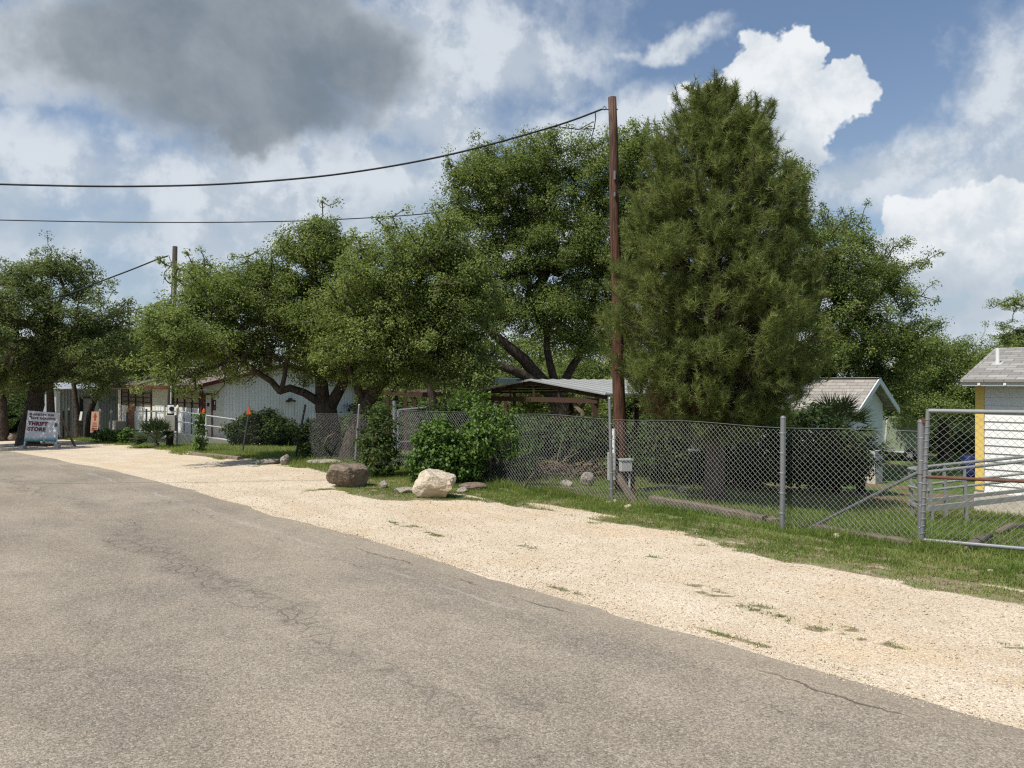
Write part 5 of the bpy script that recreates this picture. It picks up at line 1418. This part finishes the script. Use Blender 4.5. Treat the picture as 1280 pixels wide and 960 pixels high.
# ---------------------------------------------------------------- walk gate behind the bushes
gY = 17.9
g = GY(494, gY); root3 = thing('walk_gate', g, 'tall chain link walk gate ajar between the two leafy bushes', 'gate')
R_ = .030
po = MB(); po.tube([g - Vector((0, 0, .1)), P(493, 501, gY)], .045, 12); po.build('post', m_galv, root3)
a, b_ = P(497.5, 513, gY), P(534, 509.5, gY + .25); zb_ = zxy(a.x, gY) + .1
g2 = GY(535, gY + .3); po = MB(); po.tube([g2 - Vector((0, 0, .1)), P(536.5, 507, gY + .3)], .045, 12); po.build('post', m_galv, root3)
fr = MB(); fr.tube([a, b_], R_, 10); fr.tube([Vector((a.x, a.y, zb_)), a], R_, 10); fr.tube([Vector((b_.x, b_.y, zb_)), b_], R_, 10); fr.tube([Vector((a.x, a.y, zb_ + .02)), Vector((b_.x, b_.y, zb_ + .02))], R_, 10)
zm = zpx(552.5, gY); fr.tube([Vector((a.x, a.y, zm)), Vector((b_.x, b_.y, zm))], R_ * .8, 10); fr.build('frame', m_galv, root3)
br = MB()
for o_ in (0, .10): br.tube([a + Vector((.08 + o_, 0, -.06)), Vector((b_.x - .02, b_.y, zm + .35 - o_ * 1.5))], .008, 6)
br.build('brace_wire', m_galv, root3)
gl = (Vector((b_.x, b_.y, 0)) - Vector((a.x, a.y, 0))); gL = gl.length; gd = gl.normalized(); gn = Vector((-gd.y, gd.x, 0))
def fng(u, h, side): return np.stack([a.x + gd.x * u + gn.x * side, a.y + gd.y * u + gn.y * side, zb_ + h], -1)
chain('chain_mesh', fng, gL, a.z - zb_ - .02, root3)

# ---------------------------------------------------------------- swinging gate on the right
gx0, gy0 = P(1160, 0, 9.4).x, 9.4
dirg = Vector((.868, -.497, 0)); 
root4 = thing('swing_gate', Vector((gx0, gy0, zxy(gx0, gy0))), 'wide chain link swing gate with a rusty middle rail, hung at the fence corner', 'gate')
zT, zM, zB = zpx(513.5, gy0), zpx(596, gy0), zpx(675, gy0); GL = 3.7
O = Vector((gx0, gy0, 0)); E = O + dirg * GL
lean = P(1152.5, 0, gy0).x - gx0
fr = MB(); fr.tube([Vector((gx0, gy0, zT)), E + Vector((0, 0, zT))], .026, 12); fr.build('top_rail', m_galv, root4)
fr = MB(); fr.tube([Vector((gx0 + lean, gy0, zB)), Vector((gx0 + lean * .5, gy0, zM)), Vector((gx0, gy0, zT + .02))], .024, 12); fr.build('hinge_stile', m_galv, root4)
fr = MB(); fr.tube([E + Vector((0, 0, zB)), E + Vector((0, 0, zT + .02))], .024, 12); fr.build('latch_stile', m_galv, root4)
fr = MB(); fr.tube([Vector((gx0 + lean * .5, gy0, zM)), E + Vector((0, 0, zM + .02))], .020, 12); fr.build('middle_rail', m_rust, root4)
fr = MB(); fr.tube([Vector((gx0 + lean, gy0, zB)), E + Vector((0, 0, zB))], .024, 12); fr.build('bottom_rail', m_galv, root4)
hg = MB()
for zz in (zT - .12, zB + .18, zM): hg.beam(Vector((corner.x, corner.y, zz)), Vector((gx0 + lean * .5, gy0, zz)), .03, .05)
hg.build('hinge', m_rust, root4)
gnv = Vector((.497, .868, 0))
def fns(u, h, side):
    k = lean * (1 - h / (zT - zB)) * np.clip(1 - u / 1.5, 0, 1)
    return np.stack([gx0 + k + .01 + dirg.x * u + gnv.x * side, gy0 + dirg.y * u + gnv.y * side, zB + .01 + h - .02 * np.sin(u * 2)], -1)
chain('chain_mesh', fns, GL, zT - zB - .02, root4, cell=.083)
mb = MB()                                              # the stile's wrapped wire ends
for k in range(17):
    z = zB + .06 + k * (zT - zB - .1) / 17; c0 = Vector((gx0 + lean * (1 - (z - zB) / (zT - zB)), gy0, z))
    mb.tube([c0 + Vector((.032 * math.cos(q), .032 * math.sin(q), .006 * q)) for q in np.linspace(0, 5.6, 9)], .003, 5)
mb.build('wrapped_wire', m_wire, root4)

# tubular metal frame lying behind that gate
def metal_frame():
    Y0 = 12.4; A = P(1160, 636, Y0)
    t = thing('tubular_rack', GY(1170, Y0), 'dull grey tubular rack resting in the grass behind the swing gate', 'rack')
    d = Vector((.97, .243, 0)).normalized(); n = Vector((-.05, .50, 0))
    up = Vector((.0, 0, 1)); L = 3.0
    zl = A.z; H = P(0, 590, Y0).z - zl
    f = MB(); f.beam(A, A + d * L + up * .18, .05, .085); f.build('bottom_beam', m_alu, t)
    f = MB(); f.beam(A + n + up * .02, A + n + d * L + up * .18, .05, .06); f.build('rear_beam', m_alu, t)
    T0 = A + up * H - d * .0
    f = MB(); f.tube([T0, T0 + d * L + up * .20], .026, 10); f.tube([T0, T0 + n], .026, 10); f.tube([T0 + n, T0 + n + d * L + up * .18], .026, 10); f.build('top_rail', m_alu, t)
    f = MB(); M0 = A + up * H * .5; f.tube([M0, M0 + d * L + up * .18], .020, 10); f.tube([M0, M0 + n], .02, 10); f.tube([M0 + n, M0 + n + d * L + up * .18], .020, 10); f.build('middle_rail', m_alu, t)
    for u in (0.02, .68, L - .03):
        for k, off in ((0, Vector((0, 0, 0))), (1, n)):
            q = A + d * u + off; lift = up * (.06 * u / L)
            f = MB(); f.beam(Vector((q.x + d.x * .06, q.y + d.y * .06, zxy(q.x, q.y) - .02)), q + up * H * .99 + lift * 3, .045, .04); f.build('upright', m_alu, t)
    for u in (.05, L - .1):
        f = MB(); f.beam(A + d * u, A + d * u + n, .04, .05); f.build('cross_bar', m_alu, t)
metal_frame()

# ---------------------------------------------------------------- utility poles and wires
m_pole, nt, b = newmat('red_brown_pole')
x_, y_, z_ = sep(nt, wpos(nt)); f = noise(nt, comb(nt, x_ * 9, y_ * 9, z_ * .55), 4.5, 6, .65)
cc = mixc(nt, f.smooth(.35, .65), (.048, .025, .018), (.140, .072, .047))
cc = mixc(nt, z_.smooth(4.2, 7.0) * .7, cc, mixc(nt, f.smooth(.4, .6), (.075, .047, .036), (.165, .112, .084)))
setp(nt, b, color=cc, rough=.9, spec=.12, normal=bump(nt, f, .6, .02))
m_pole2 = plain('dark_pole', (.060, .045, .036), .9, var=.4, scale=7, bmp=.01)
def main_pole():
    Y = 14.5; g = GY(777, Y); tp = P(765, 122, Y)
    t = thing('utility_pole', g, 'tall red brown wooden utility pole behind the fence, beside the pine', 'utility pole')
    m = MB(); k = 12; m.tube([g.lerp(tp, i / k) + Vector((.01 * math.sin(i * 1.3), 0, -.1 if i == 0 else 0)) for i in range(k + 1)], [.128 - .052 * i / k for i in range(k + 1)], 16); m.build('shaft', m_pole, t, smooth=True)
    a = P(764, 137, Y)
    h = MB(); h.tube([a + Vector((.12, 0, 0)), a + Vector((-.12, 0, .0)), P(752, 137, Y)], .011, 6); h.tube([P(755.5, 135.5, Y) + Vector((.03 * math.cos(q), 0, .03 * math.sin(q))) for q in np.linspace(0, 6.28, 12)], .008, 5); h.build('eye_bolt', m_dark_steel, t)
    h = MB(); h.tube([P(744, 140, Y - .05), P(744.5, 148, Y - .05), P(743, 158, Y - .02), P(738, 178, Y), P(746, 190, Y)], .010, 6); h.tube([P(742, 152, Y), P(724, 162, Y), P(705, 160, Y - .3)], .009, 6); h.build('drop_wire', m_black, t)
    h = MB(); h.box(P(768, 219, Y - .11), (.035, .02, .16)); h.box(P(768, 243, Y - .115), (.03, .02, .08)); h.build('pole_tag', m_galv, t)
    # meter base and conduit strapped to the pole
    bx = P(767, 583, Y - .16)
    h = MB(); h.box((bx.x - .04, bx.y, bx.z), (.14, .13, .50)); h.build('meter_box', m_grey_box, t, bevel=.008)
    h = MB(); c0 = bx + Vector((.0, 0, .25)); h.tube([c0, P(767, 536, Y - .16)], .030, 10); h.build('conduit', m_white, t)
    h = MB()
    for dz in (.33, .55): h.box(bx + Vector((.0, .02, dz)), (.09, .09, .03))
    h.build('conduit_strap', m_galv, t)
    return P(755, 137, Y)
wa = main_pole()
t = thing('junction_box', GY(788, 13.9), 'small grey electrical box on its own short post beside the utility pole', 'electrical box')
Yj = 13.9; c = P(782, 582, Yj)
m = MB(); m.box(c, (.20, .15, .20), Matrix.Rotation(.2, 3, 'Z')); m.build('casing', m_grey_box, t, bevel=.01)
m = MB(); m.box(c + Vector((0, 0, .108)), (.23, .18, .02), Matrix.Rotation(.2, 3, 'Z')); m.build('lid', m_grey_box, t)
m = MB(); m.beam(GY(791, Yj) + Vector((0, .05, -.05)), P(790, 575, Yj) + Vector((0, .13, 0)), .10, .10); m.build('post', m_wood_dk, t)
m = MB(); m.tube([GY(787, Yj), P(787, 592, Yj)], .02, 8); m.build('conduit', m_grey_box, t)
m = MB(); g = G(797, 630); a = P(768, 588, 13.2); m.beam(g + Vector((0, 0, -.04)), a, .07, .09); o = m.build('leaning_board', m_wood_grey, loc=g)
tag(o, 'weathered timber leaning on the fence below the grey meter box', 'timber')

def left_pole():
    Y = 28.6; g = GY(212, Y); tp = P(219, 308, Y)
    t = thing('utility_pole', g, 'slim dark utility pole with a meter box, before the pale building', 'utility pole')
    m = MB(); m.tube([g - Vector((0, 0, .1)), tp], [.13, .085], 14); m.build('shaft', m_pole2, t, smooth=True)
    m = MB(); a = P(211, 400, Y - .17); m.tube([P(213.5, 505, Y - .17), P(217.2, 345, Y - .14), P(216, 330, Y - .14)], .028, 8); m.build('conduit', m_grey_box, t)
    m = MB(); m.box(P(213.5, 529, Y - .2), (.36, .16, .58)); m.build('meter_box', plain('tan_grey_enamel', (.30, .295, .25), .6, var=.1), t, bevel=.01)
    m = MB(); m.box(P(213.5, 511.5, Y - .19), (.22, .05, .30)); mo = m.build('meter_plate', m_white, t)
    m = MB(); m.tube([P(214.5, 511, Y - .20), P(214.5, 511, Y - .30)], .085, 14); m.build('meter_dial', m_black, mo)
    m = MB(); m.tube([P(216, 330, Y - .14), P(213, 333, Y - .2), P(206, 340, Y - .2), P(205, 346, Y - .2), P(210, 353, Y - .16), P(217, 356, Y - .1)], .016, 6); m.tube([P(215, 330, Y - .14), P(208, 338, Y - .2), P(207, 350, Y - .2), P(216, 356, Y - .1)], .012, 6)
    m.tube([P(211, 319, Y), P(213, 325, Y - .1), P(216, 330, Y - .1)], .013, 6); m.tube([P(218, 328, Y), P(210, 329, Y)], .02, 6); m.build('drop_loop', m_black, t)
    return P(210, 320, Y), P(216, 378, Y)
wl, wl2 = left_pole()
def wire(label, pts, r, name='service_wire', mat=None):
    """smooth curve through the points"""
    pts = [Vector(p) for p in pts]; out = []
    for i in range(len(pts) - 1):
        p0, p1, p2, p3 = pts[max(i - 1, 0)], pts[i], pts[i + 1], pts[min(i + 2, len(pts) - 1)]
        for k in range(10):
            u = k / 10
            out.append(.5 * ((2 * p1) + (p2 - p0) * u + (2 * p0 - 5 * p1 + 4 * p2 - p3) * u * u + (3 * p1 - p0 - 3 * p2 + p3) * u ** 3))
    out.append(pts[-1]); c = out[len(out) // 2]
    m = MB(); m.tube(out, r, 7); o = m.build(name, mat or m_black, loc=c, smooth=True); return tag(o, label, 'wire')
Yw = 14.5
wire('thick twisted black cable sagging from the tall pole across the clouds', [P(752, 137, 14.5), P(690, 159, 14.4), P(560, 194, 14.2), P(430, 217, 14.0), P(300, 229, 13.8), P(180, 233, 13.6), P(60, 232, 13.4), P(-80, 227, 13.2), P(-300, 212, 13)], .017)
wire('second strand leaving the tall pole just below the thick cable', [P(744, 161, 14.5), P(720, 161.5, 14.45), P(700, 159, 14.42), P(686, 160, 14.4)], .008)
wire('thin dark wire running level across the sky into the tallest oak', [P(640, 246, 27), P(550, 265, 26.6), P(440, 273.5, 26), P(320, 277.5, 25.5), P(180, 278, 25), P(40, 276, 24.5), P(-120, 272, 24), P(-300, 266, 23.5)], .017)
wire('short service cable from the slim left pole into the rounded oak', [wl, P(195, 325, 28.6), P(165, 337, 28.8), P(123, 353, 29.2), P(90, 366, 29.5), P(40, 380, 30)], .026)
wire('lower thin wire between the slim left pole and the rounded oak', [wl2, P(200, 380, 28.8), P(175, 386, 29.5), P(155, 390, 30), P(120, 396, 31)], .018)

# ---------------------------------------------------------------- sandwich board
def sandwich_board():
    Y = 29.6; g = GY(51, Y)
    t = thing('sandwich_board', g, 'leaning white thrift store board with red letters and a teal painted base', 'sign')
    m, nt, b = newmat('painted_sign_board')
    z_ = sep(nt, opos(nt))[2]; p = opos(nt)
    k = (z_ + (noise(nt, p, 5, 5, .7) - .5) * .22).smooth(.26, .46)
    c = mixc(nt, k, mixc(nt, sep(nt, p)[0].smooth(-.3, .5), (.03, .22, .15), (.02, .22, .28)), (.66, .64, .62))
    c = mixc(nt, noise(nt, p, 2.5, 4, .6).smooth(.45, .65) * .5, c, mixc(nt, k, (.02, .2, .18), (.60, .50, .50)))
    setp(nt, b, color=c, rough=.6)
    bl, br_, tr_, tl = P(30.2, 551.5, Y), P(69, 552.5, Y), P(72.5, 516.5, Y + .22), P(35.2, 513.5, Y + .22)
    mb = MB(); mb.prism([bl, br_, tr_, tl], (.015, .03, .01)); mb.build('panel', m, t)
    leg = MB(); 
    for (u, top) in ((bl, tl), (br_, tr_)):
        q = u + (u - top) * .26; q.z = zxy(q.x, q.y) - .02
        l = MB(); l.beam(q + Vector((0, .06, 0)), top + Vector((0, .06, 0)), .07, .05); l.build('leg', m_white_old, t)
        back = top + Vector((.1, 1.0, 0)); back.z = zxy(back.x, back.y) - .02
        l = MB(); l.beam(back, top + Vector((0, .09, -.05)), .07, .05); l.build('leg', m_wood, t)
    cr = MB(); cr.beam(bl + Vector((.02, .05, -.14)), br_ + Vector((.12, .05, -.12)), .05, .08); cr.build('cross_bar', m_wood_dk, t)
    ft = MB(); a = bl + (bl - tl) * .24; ft.box(a + Vector((-.02, 0, 0)), (.16, .25, .22)); ft.box(br_ + Vector((.08, -.0, -.16)), (.16, .2, .16)); ft.build('foot_block', m_conc, t)
    # lettering lies in the board's plane
    ex = (br_ - bl).normalized(); ey = (tl - bl); ey = (ey - ex * ey.dot(ex)).normalized(); ez = ex.cross(ey).normalized()
    R = Matrix((ex, ey, ez)).transposed().to_4x4()
    Wd, Hd = (br_ - bl).length, (tl - bl).length
    def text(s_, u, v, size, mat, wid, shear=0.0):
        cu = bpy.data.curves.new('lettering', 'FONT'); cu.body = s_; cu.size = size; cu.extrude = .004; cu.space_character = 1.15; cu.offset = .009 if size > .15 else .002; cu.shear = shear
        cu.materials.append(mat)
        o = bpy.data.objects.new('lettering', cu); COL.objects.link(o); o.parent = t
        bpy.context.view_layer.update()
        sx = wid / max(cu_w(o), .01)
        skew = (tl - bl).dot(ex) / Hd
        pos = bl + ex * (Wd * u + Hd * v * skew) + ey * (Hd * v) + ez * .012
        M = Matrix.Translation(pos - Vector(t.location)) @ R @ Matrix.Rotation(-.03, 4, 'Z') @ Matrix.Diagonal((sx, 1, 1, 1))
        me = bpy.data.meshes.new_from_object(o); bpy.data.objects.remove(o); me.materials.clear(); me.materials.append(mat)
        o = bpy.data.objects.new('lettering', me); COL.objects.link(o); o.parent = t; o.matrix_local = M
    def cu_w(o): return o.dimensions.x
    m_let = plain('dark_red_letters', (.14, .022, .03), .6, var=.1); m_let2 = plain('dark_brown_letters', (.10, .06, .05), .6, var=.1)
    text('HABITAT FOR', .17, .855, .115, m_let2, .80)
    text('SAFE HEAVENS', .12, .735, .115, m_let2, .92)
    text('THRIFT', .055, .535, .20, m_let, .74)
    text('STORE', .055, .355, .20, m_let, .68)
    for (u, v) in ((.10, .90), (.10, .82), (.965, .62), (.955, .55), (.985, .57)):
        c0 = bl.lerp(br_, u).lerp(tl.lerp(tr_, u), v) + ez * .010; mk = MB(); mk.prism([c0 - ex * .05 - ey * .025, c0 + ex * .04 - ey * .03, c0 + ex * .05 + ey * .03, c0 - ex * .02 + ey * .035], ez * .006); mk.build('dark_smudge', m_dark_steel, t)
sandwich_board()

# ---------------------------------------------------------------- stones and wood on the ground
def rockmat(name, c1, c2, c3):
    m, nt, b = newmat(name); p = opos(nt)
    f = noise(nt, p, 6, 7, .68); g_ = noise(nt, p, 2.4, 4, .6); pit = X(nt, voro(nt, p, 24))
    c = mixc(nt, f.smooth(.32, .68), c1, c2); c = mixc(nt, g_.smooth(.48, .66) * .8, c, c3)
    c = mixc(nt, (1.0 - pit.smooth(.0, .22)) * .55, c, (c1[0] * .45, c1[1] * .45, c1[2] * .45))
    c = mixc(nt, noise(nt, p, 40, 3, .6).smooth(.62, .70) * .5, c, c2)
    setp(nt, b, color=c, rough=.95, spec=.12, normal=bump(nt, f + pit * .35 + noise(nt, p, 45, 3, .6) * .4, 1.0, .035)); return m
m_rock_br = rockmat('brown_boulder', (.120, .090, .066), (.300, .240, .180), (.185, .130, .088))
m_rock_pale = rockmat('pale_limestone', (.42, .35, .25), (.69, .61, .48), (.47, .345, .21))
m_rock_grey = rockmat('grey_limestone', (.22, .20, .17), (.46, .42, .36), (.33, .28, .21))
def rock(name, label, g, size, mat, seed, planes=9, rough=.09, sub=5, turn=0.0, cat='boulder', group=None, sink=.04, cuts=()):
    import bmesh
    rng = np.random.default_rng(seed)
    bm = bmesh.new(); bmesh.ops.create_icosphere(bm, subdivisions=sub, radius=1.0)
    V = np.array([v.co[:] for v in bm.verts])
    for k in range(planes):
        n = unit(rng.normal(size=3)); d = rng.uniform(.62, .88)
        h = V @ n - d; V = V - np.where(h > 0, h * .93, 0)[:, None] * n
    for (n, d) in cuts:
        n = np.array(n, float) / np.linalg.norm(n); h = V @ n - d; V = V - np.where(h > 0, h * .95, 0)[:, None] * n
    out = []
    for p in V:
        q = Vector(p) * 1.3 + Vector((seed * 3.1, 0, 0))
        k = mnoise.fractal(q, 1.0, 2.0, 5) * rough + mnoise.fractal(q * 4.0, 1.0, 2.0, 4) * rough * .35
        out.append(Vector(p) * (1 + k))
    out = np.array([v[:] for v in out]); lo, hi = out.min(0), out.max(0)
    out = (out - (lo + hi) / 2) / (hi - lo) * np.array(size)
    c, s_ = math.cos(turn), math.sin(turn)
    out = np.stack([out[:, 0] * c - out[:, 1] * s_, out[:, 0] * s_ + out[:, 1] * c, out[:, 2] + size[2] / 2 - sink], -1)
    for v, p in zip(bm.verts, out): v.co = p
    me = bpy.data.meshes.new(name); bm.to_mesh(me); bm.free(); me.materials.append(mat)
    me.polygons.foreach_set('use_smooth', np.ones(len(me.polygons), bool)) if sub < 4 else None
    o = bpy.data.objects.new(name, me); COL.objects.link(o); o.location = g
    return tag(o, label, cat, group)
g = G(430, 611); rock('boulder', 'dark brown boulder on the gravel edge, left of the pair', g + Vector((0, .3, 0)), (.80, .66, .47), m_rock_br, 3, planes=5, rough=.07, cuts=(((0, 0, 1), .62), ((.9, -.8, -.1), .70), ((-.5, -.9, -.5), .62), ((-.2, -.6, .9), .80)))
g = G(541, 625); rock('boulder', 'pale cream limestone boulder in the grass, right of the pair', g + Vector((0, .28, 0)), (.74, .62, .52), m_rock_pale, 5, planes=7, rough=.08, cuts=(((.35, -.2, 1), .66), ((-.8, -.5, .5), .70), ((.2, -1, .1), .68), ((.9, -.3, .2), .82)))
for i, (px, py, w_, h_, mat, lab) in enumerate(((591, 612, .52, .16, m_rock_br, 'flat brown stone just right of the pale boulder'), (578, 616, .26, .12, m_rock_grey, 'small grey stone touching the pale boulder'),
        (480, 610, .20, .16, m_rock_grey, 'small mossy grey stone between the two boulders'), (508, 616, .42, .12, m_rock_grey, 'low flat pale stone at the left foot of the pale boulder'),
        (356, 581, .30, .28, m_rock_grey, 'round grey stone on the kerb by the lawn'), (386, 571, .50, .34, m_rock_grey, 'rough grey stone under the dark shrub by the oak trunk'), (333, 580, .75, .15, m_rock_grey, 'long flat grey kerb stone left of the round one'),
        (768, 629, .10, .09, m_rock_pale, 'small white stone at the foot of the slender fence post'), (760, 630, .09, .07, m_rock_grey, 'small grey stone left of the slender post foot'), (785, 636, .13, .09, m_rock_pale, 'pale stone in the grass below the leaning timber'),
        (1046, 674, .11, .10, m_rock_pale, 'white stone in the grass below the diagonal brace'), (853, 617, .20, .16, m_rock_pale, 'white stone beside a plank left of the pine trunk'), (734, 607, .30, .30, m_rock_grey, 'upright tan stone behind the fence by the brush heap'),
        (708, 608, .34, .15, m_rock_grey, 'low grey stone left of the upright tan stone'), (1238, 715, .07, .05, m_rock_pale, 'tiny pale stone in the verge below the swing gate'), (700, 592, .26, .2, m_rock_pale, 'pale stone in the brush heap behind the fence'), (672, 594, .2, .15, m_rock_grey, 'grey stone at the left of the brush heap'),
        (405, 579, .9, .12, m_rock_grey, 'low flat kerb stone before the fence, behind the brown boulder'), (437, 588, .6, .08, m_rock_pale, 'pale flat slab behind the brown boulder'), (16, 551, .7, .42, m_rock_br, 'dark stone at the road end, left of the sign'))):
    rock('stone', lab, G(px, py), (w_, w_ * .75, h_), mat, 20 + i, planes=6, rough=.10, sub=4, turn=i * 1.1, cat='stone', sink=.02)

def timber(label, a, b_, w_, h_, mat, name='landscape_timber', dz=0.0):
    a, b_ = Vector(a), Vector(b_); m = MB(); n = 14
    d = (b_ - a); sd = Vector((-d.y, d.x, 0)).normalized()
    rng = random.Random(int(abs(a.x * 100)))
    ring = []
    for k in range(n + 1):
        p = a.lerp(b_, k / n); p.z = zxy(p.x, p.y) + dz + h_ * .28 + rng.uniform(-.008, .008)
        ring.append([p + sd * (w_ / 2 + rng.uniform(-.006, .006)) * sx + Vector((0, 0, (h_ / 2 + rng.uniform(-.008, .006)) * sz)) for sx, sz in ((-1, -1), (1, -1), (1, .7), (.7, 1), (-.7, 1), (-1, .7))])
    vs = [v for r_ in ring for v in r_]; fs = []
    for k in range(n):
        for j in range(6): fs.append([k * 6 + j, k * 6 + (j + 1) % 6, (k + 1) * 6 + (j + 1) % 6, (k + 1) * 6 + j])
    fs += [[5, 4, 3, 2, 1, 0], [n * 6 + j for j in range(6)]]
    m.add(vs, fs); o = m.build(name, mat, loc=a); return tag(o, label, 'timber')
timber('long weathered timber lying along the fence foot, from the leaning board to the middle post', G(815, 628), G(957, 655), .15, .15, m_wood_grey)
timber('short split timber stub beside the middle fence post', G(959, 653), G(970, 657), .15, .12, m_wood_grey)
timber('dark rotten timber under the diagonal brace, reaching the corner post', G(1021, 662), G(1143, 684), .13, .10, m_log)
timber('thin plank in the grass just left of the pine trunk', G(833, 617), G(876, 622), .18, .04, m_wood)
timber('grey edging timber far behind the pole, left of the white stone', G(798, 615), G(850, 613), .12, .10, m_wood_grey)
timber('long kerb timber at the lawn edge before the leaning dark post', G(240, 569), G(300, 575), .16, .12, m_wood_grey)
def log(label, pts, r, mat=None, name='log'):
    m = MB(); pts = [Vector(p) for p in pts]; m.tube(pts, r, 8); o = m.build(name, mat or m_log, loc=pts[0], smooth=True); return tag(o, label, 'log')
up = Vector((0, 0, 1))
log('dark crooked log in the grass inside the swing gate', [G(1208, 690) + up * .04, G(1222, 684) + up * .06, G(1238, 675) + up * .05], [.03, .07, .04])
log('knotty log further inside the swing gate, at the picture edge', [G(1246, 669) + up * .04, G(1262, 665) + up * .07, G(1285, 662) + up * .05], [.03, .06, .05])
log('thin pale stick leaning in the brush heap', [G(655, 612) + up * .0, P(662, 598, 13.9), P(668, 590, 14)], [.014, .012, .008])
log('flat broken branch lying before the tan stone', [G(690, 610) + up * .02, G(712, 613) + up * .04, G(728, 616) + up * .02], [.018, .03, .012])
log('twisted dead branch at the oak trunk behind the left fence run', [G(402, 572) + up * .0, P(406, 555, 19.7), P(410, 546, 19.6), P(419, 541, 19.5)], [.03, .028, .022, .008])
log('thin twig in the verge right of the tan stone', [G(738, 614) + up * .015, G(752, 622) + up * .02], [.012, .006])
# brush heap behind the fence
rng = np.random.default_rng(91); g = G(690, 600)
root = thing('brush_heap', g, 'heap of dead branches and brush behind the fence under the pavilion', 'brush heap')
m = MB()
for k in range(110):
    a = Vector(g) + Vector((rng.normal(0, .75), abs(rng.normal(.5, .4)), rng.uniform(0, .35)))
    d = Vector((rng.normal(), rng.normal() * .5, rng.normal() * .35)).normalized() * rng.uniform(.3, .9)
    a.z += zxy(a.x, a.y) - g.z; m.tube([a, a + d * .5 + Vector((0, 0, .04)), a + d], [.014, .011, .004], 5)
m.build('branches', m_log, root)
pts = np.array([[g.x + rng.normal(0, .8), g.y + abs(rng.normal(.5, .4)), g.z + rng.uniform(0, .35)] for _ in range(90)])
v, f, ti = clump_leaves(pts, 16, .14, .06, rng, np.array(g) - [0, 0, .5]); mesh_np('dead_leaves', v, f, m_dry, root, tint=[('tint', ti, 'FACE')])

# hanging feeder
Yf = 16.2; t = thing('bird_feeder', GY(868, Yf), 'small wooden bird feeder with pale roof and tray left of the pine trunk', 'bird feeder')
m = MB(); m.beam(P(867, 561, Yf), P(871, 534, Yf), .10, .08); m.build('body', m_wood, t)
m = MB(); m.box(P(867, 531.5, Yf), (.32, .24, .035), Matrix.Rotation(-.25, 3, 'Y')); m.build('roof', m_white_old, t)
m = MB(); m.box(P(867.5, 562.5, Yf), (.20, .18, .03)); m.build('tray', m_white_old, t)
m = MB(); m.tube([GY(868, Yf) - Vector((0, 0, .1)), P(867.5, 564, Yf)], .02, 8); m.build('stake', m_dark_steel, t)
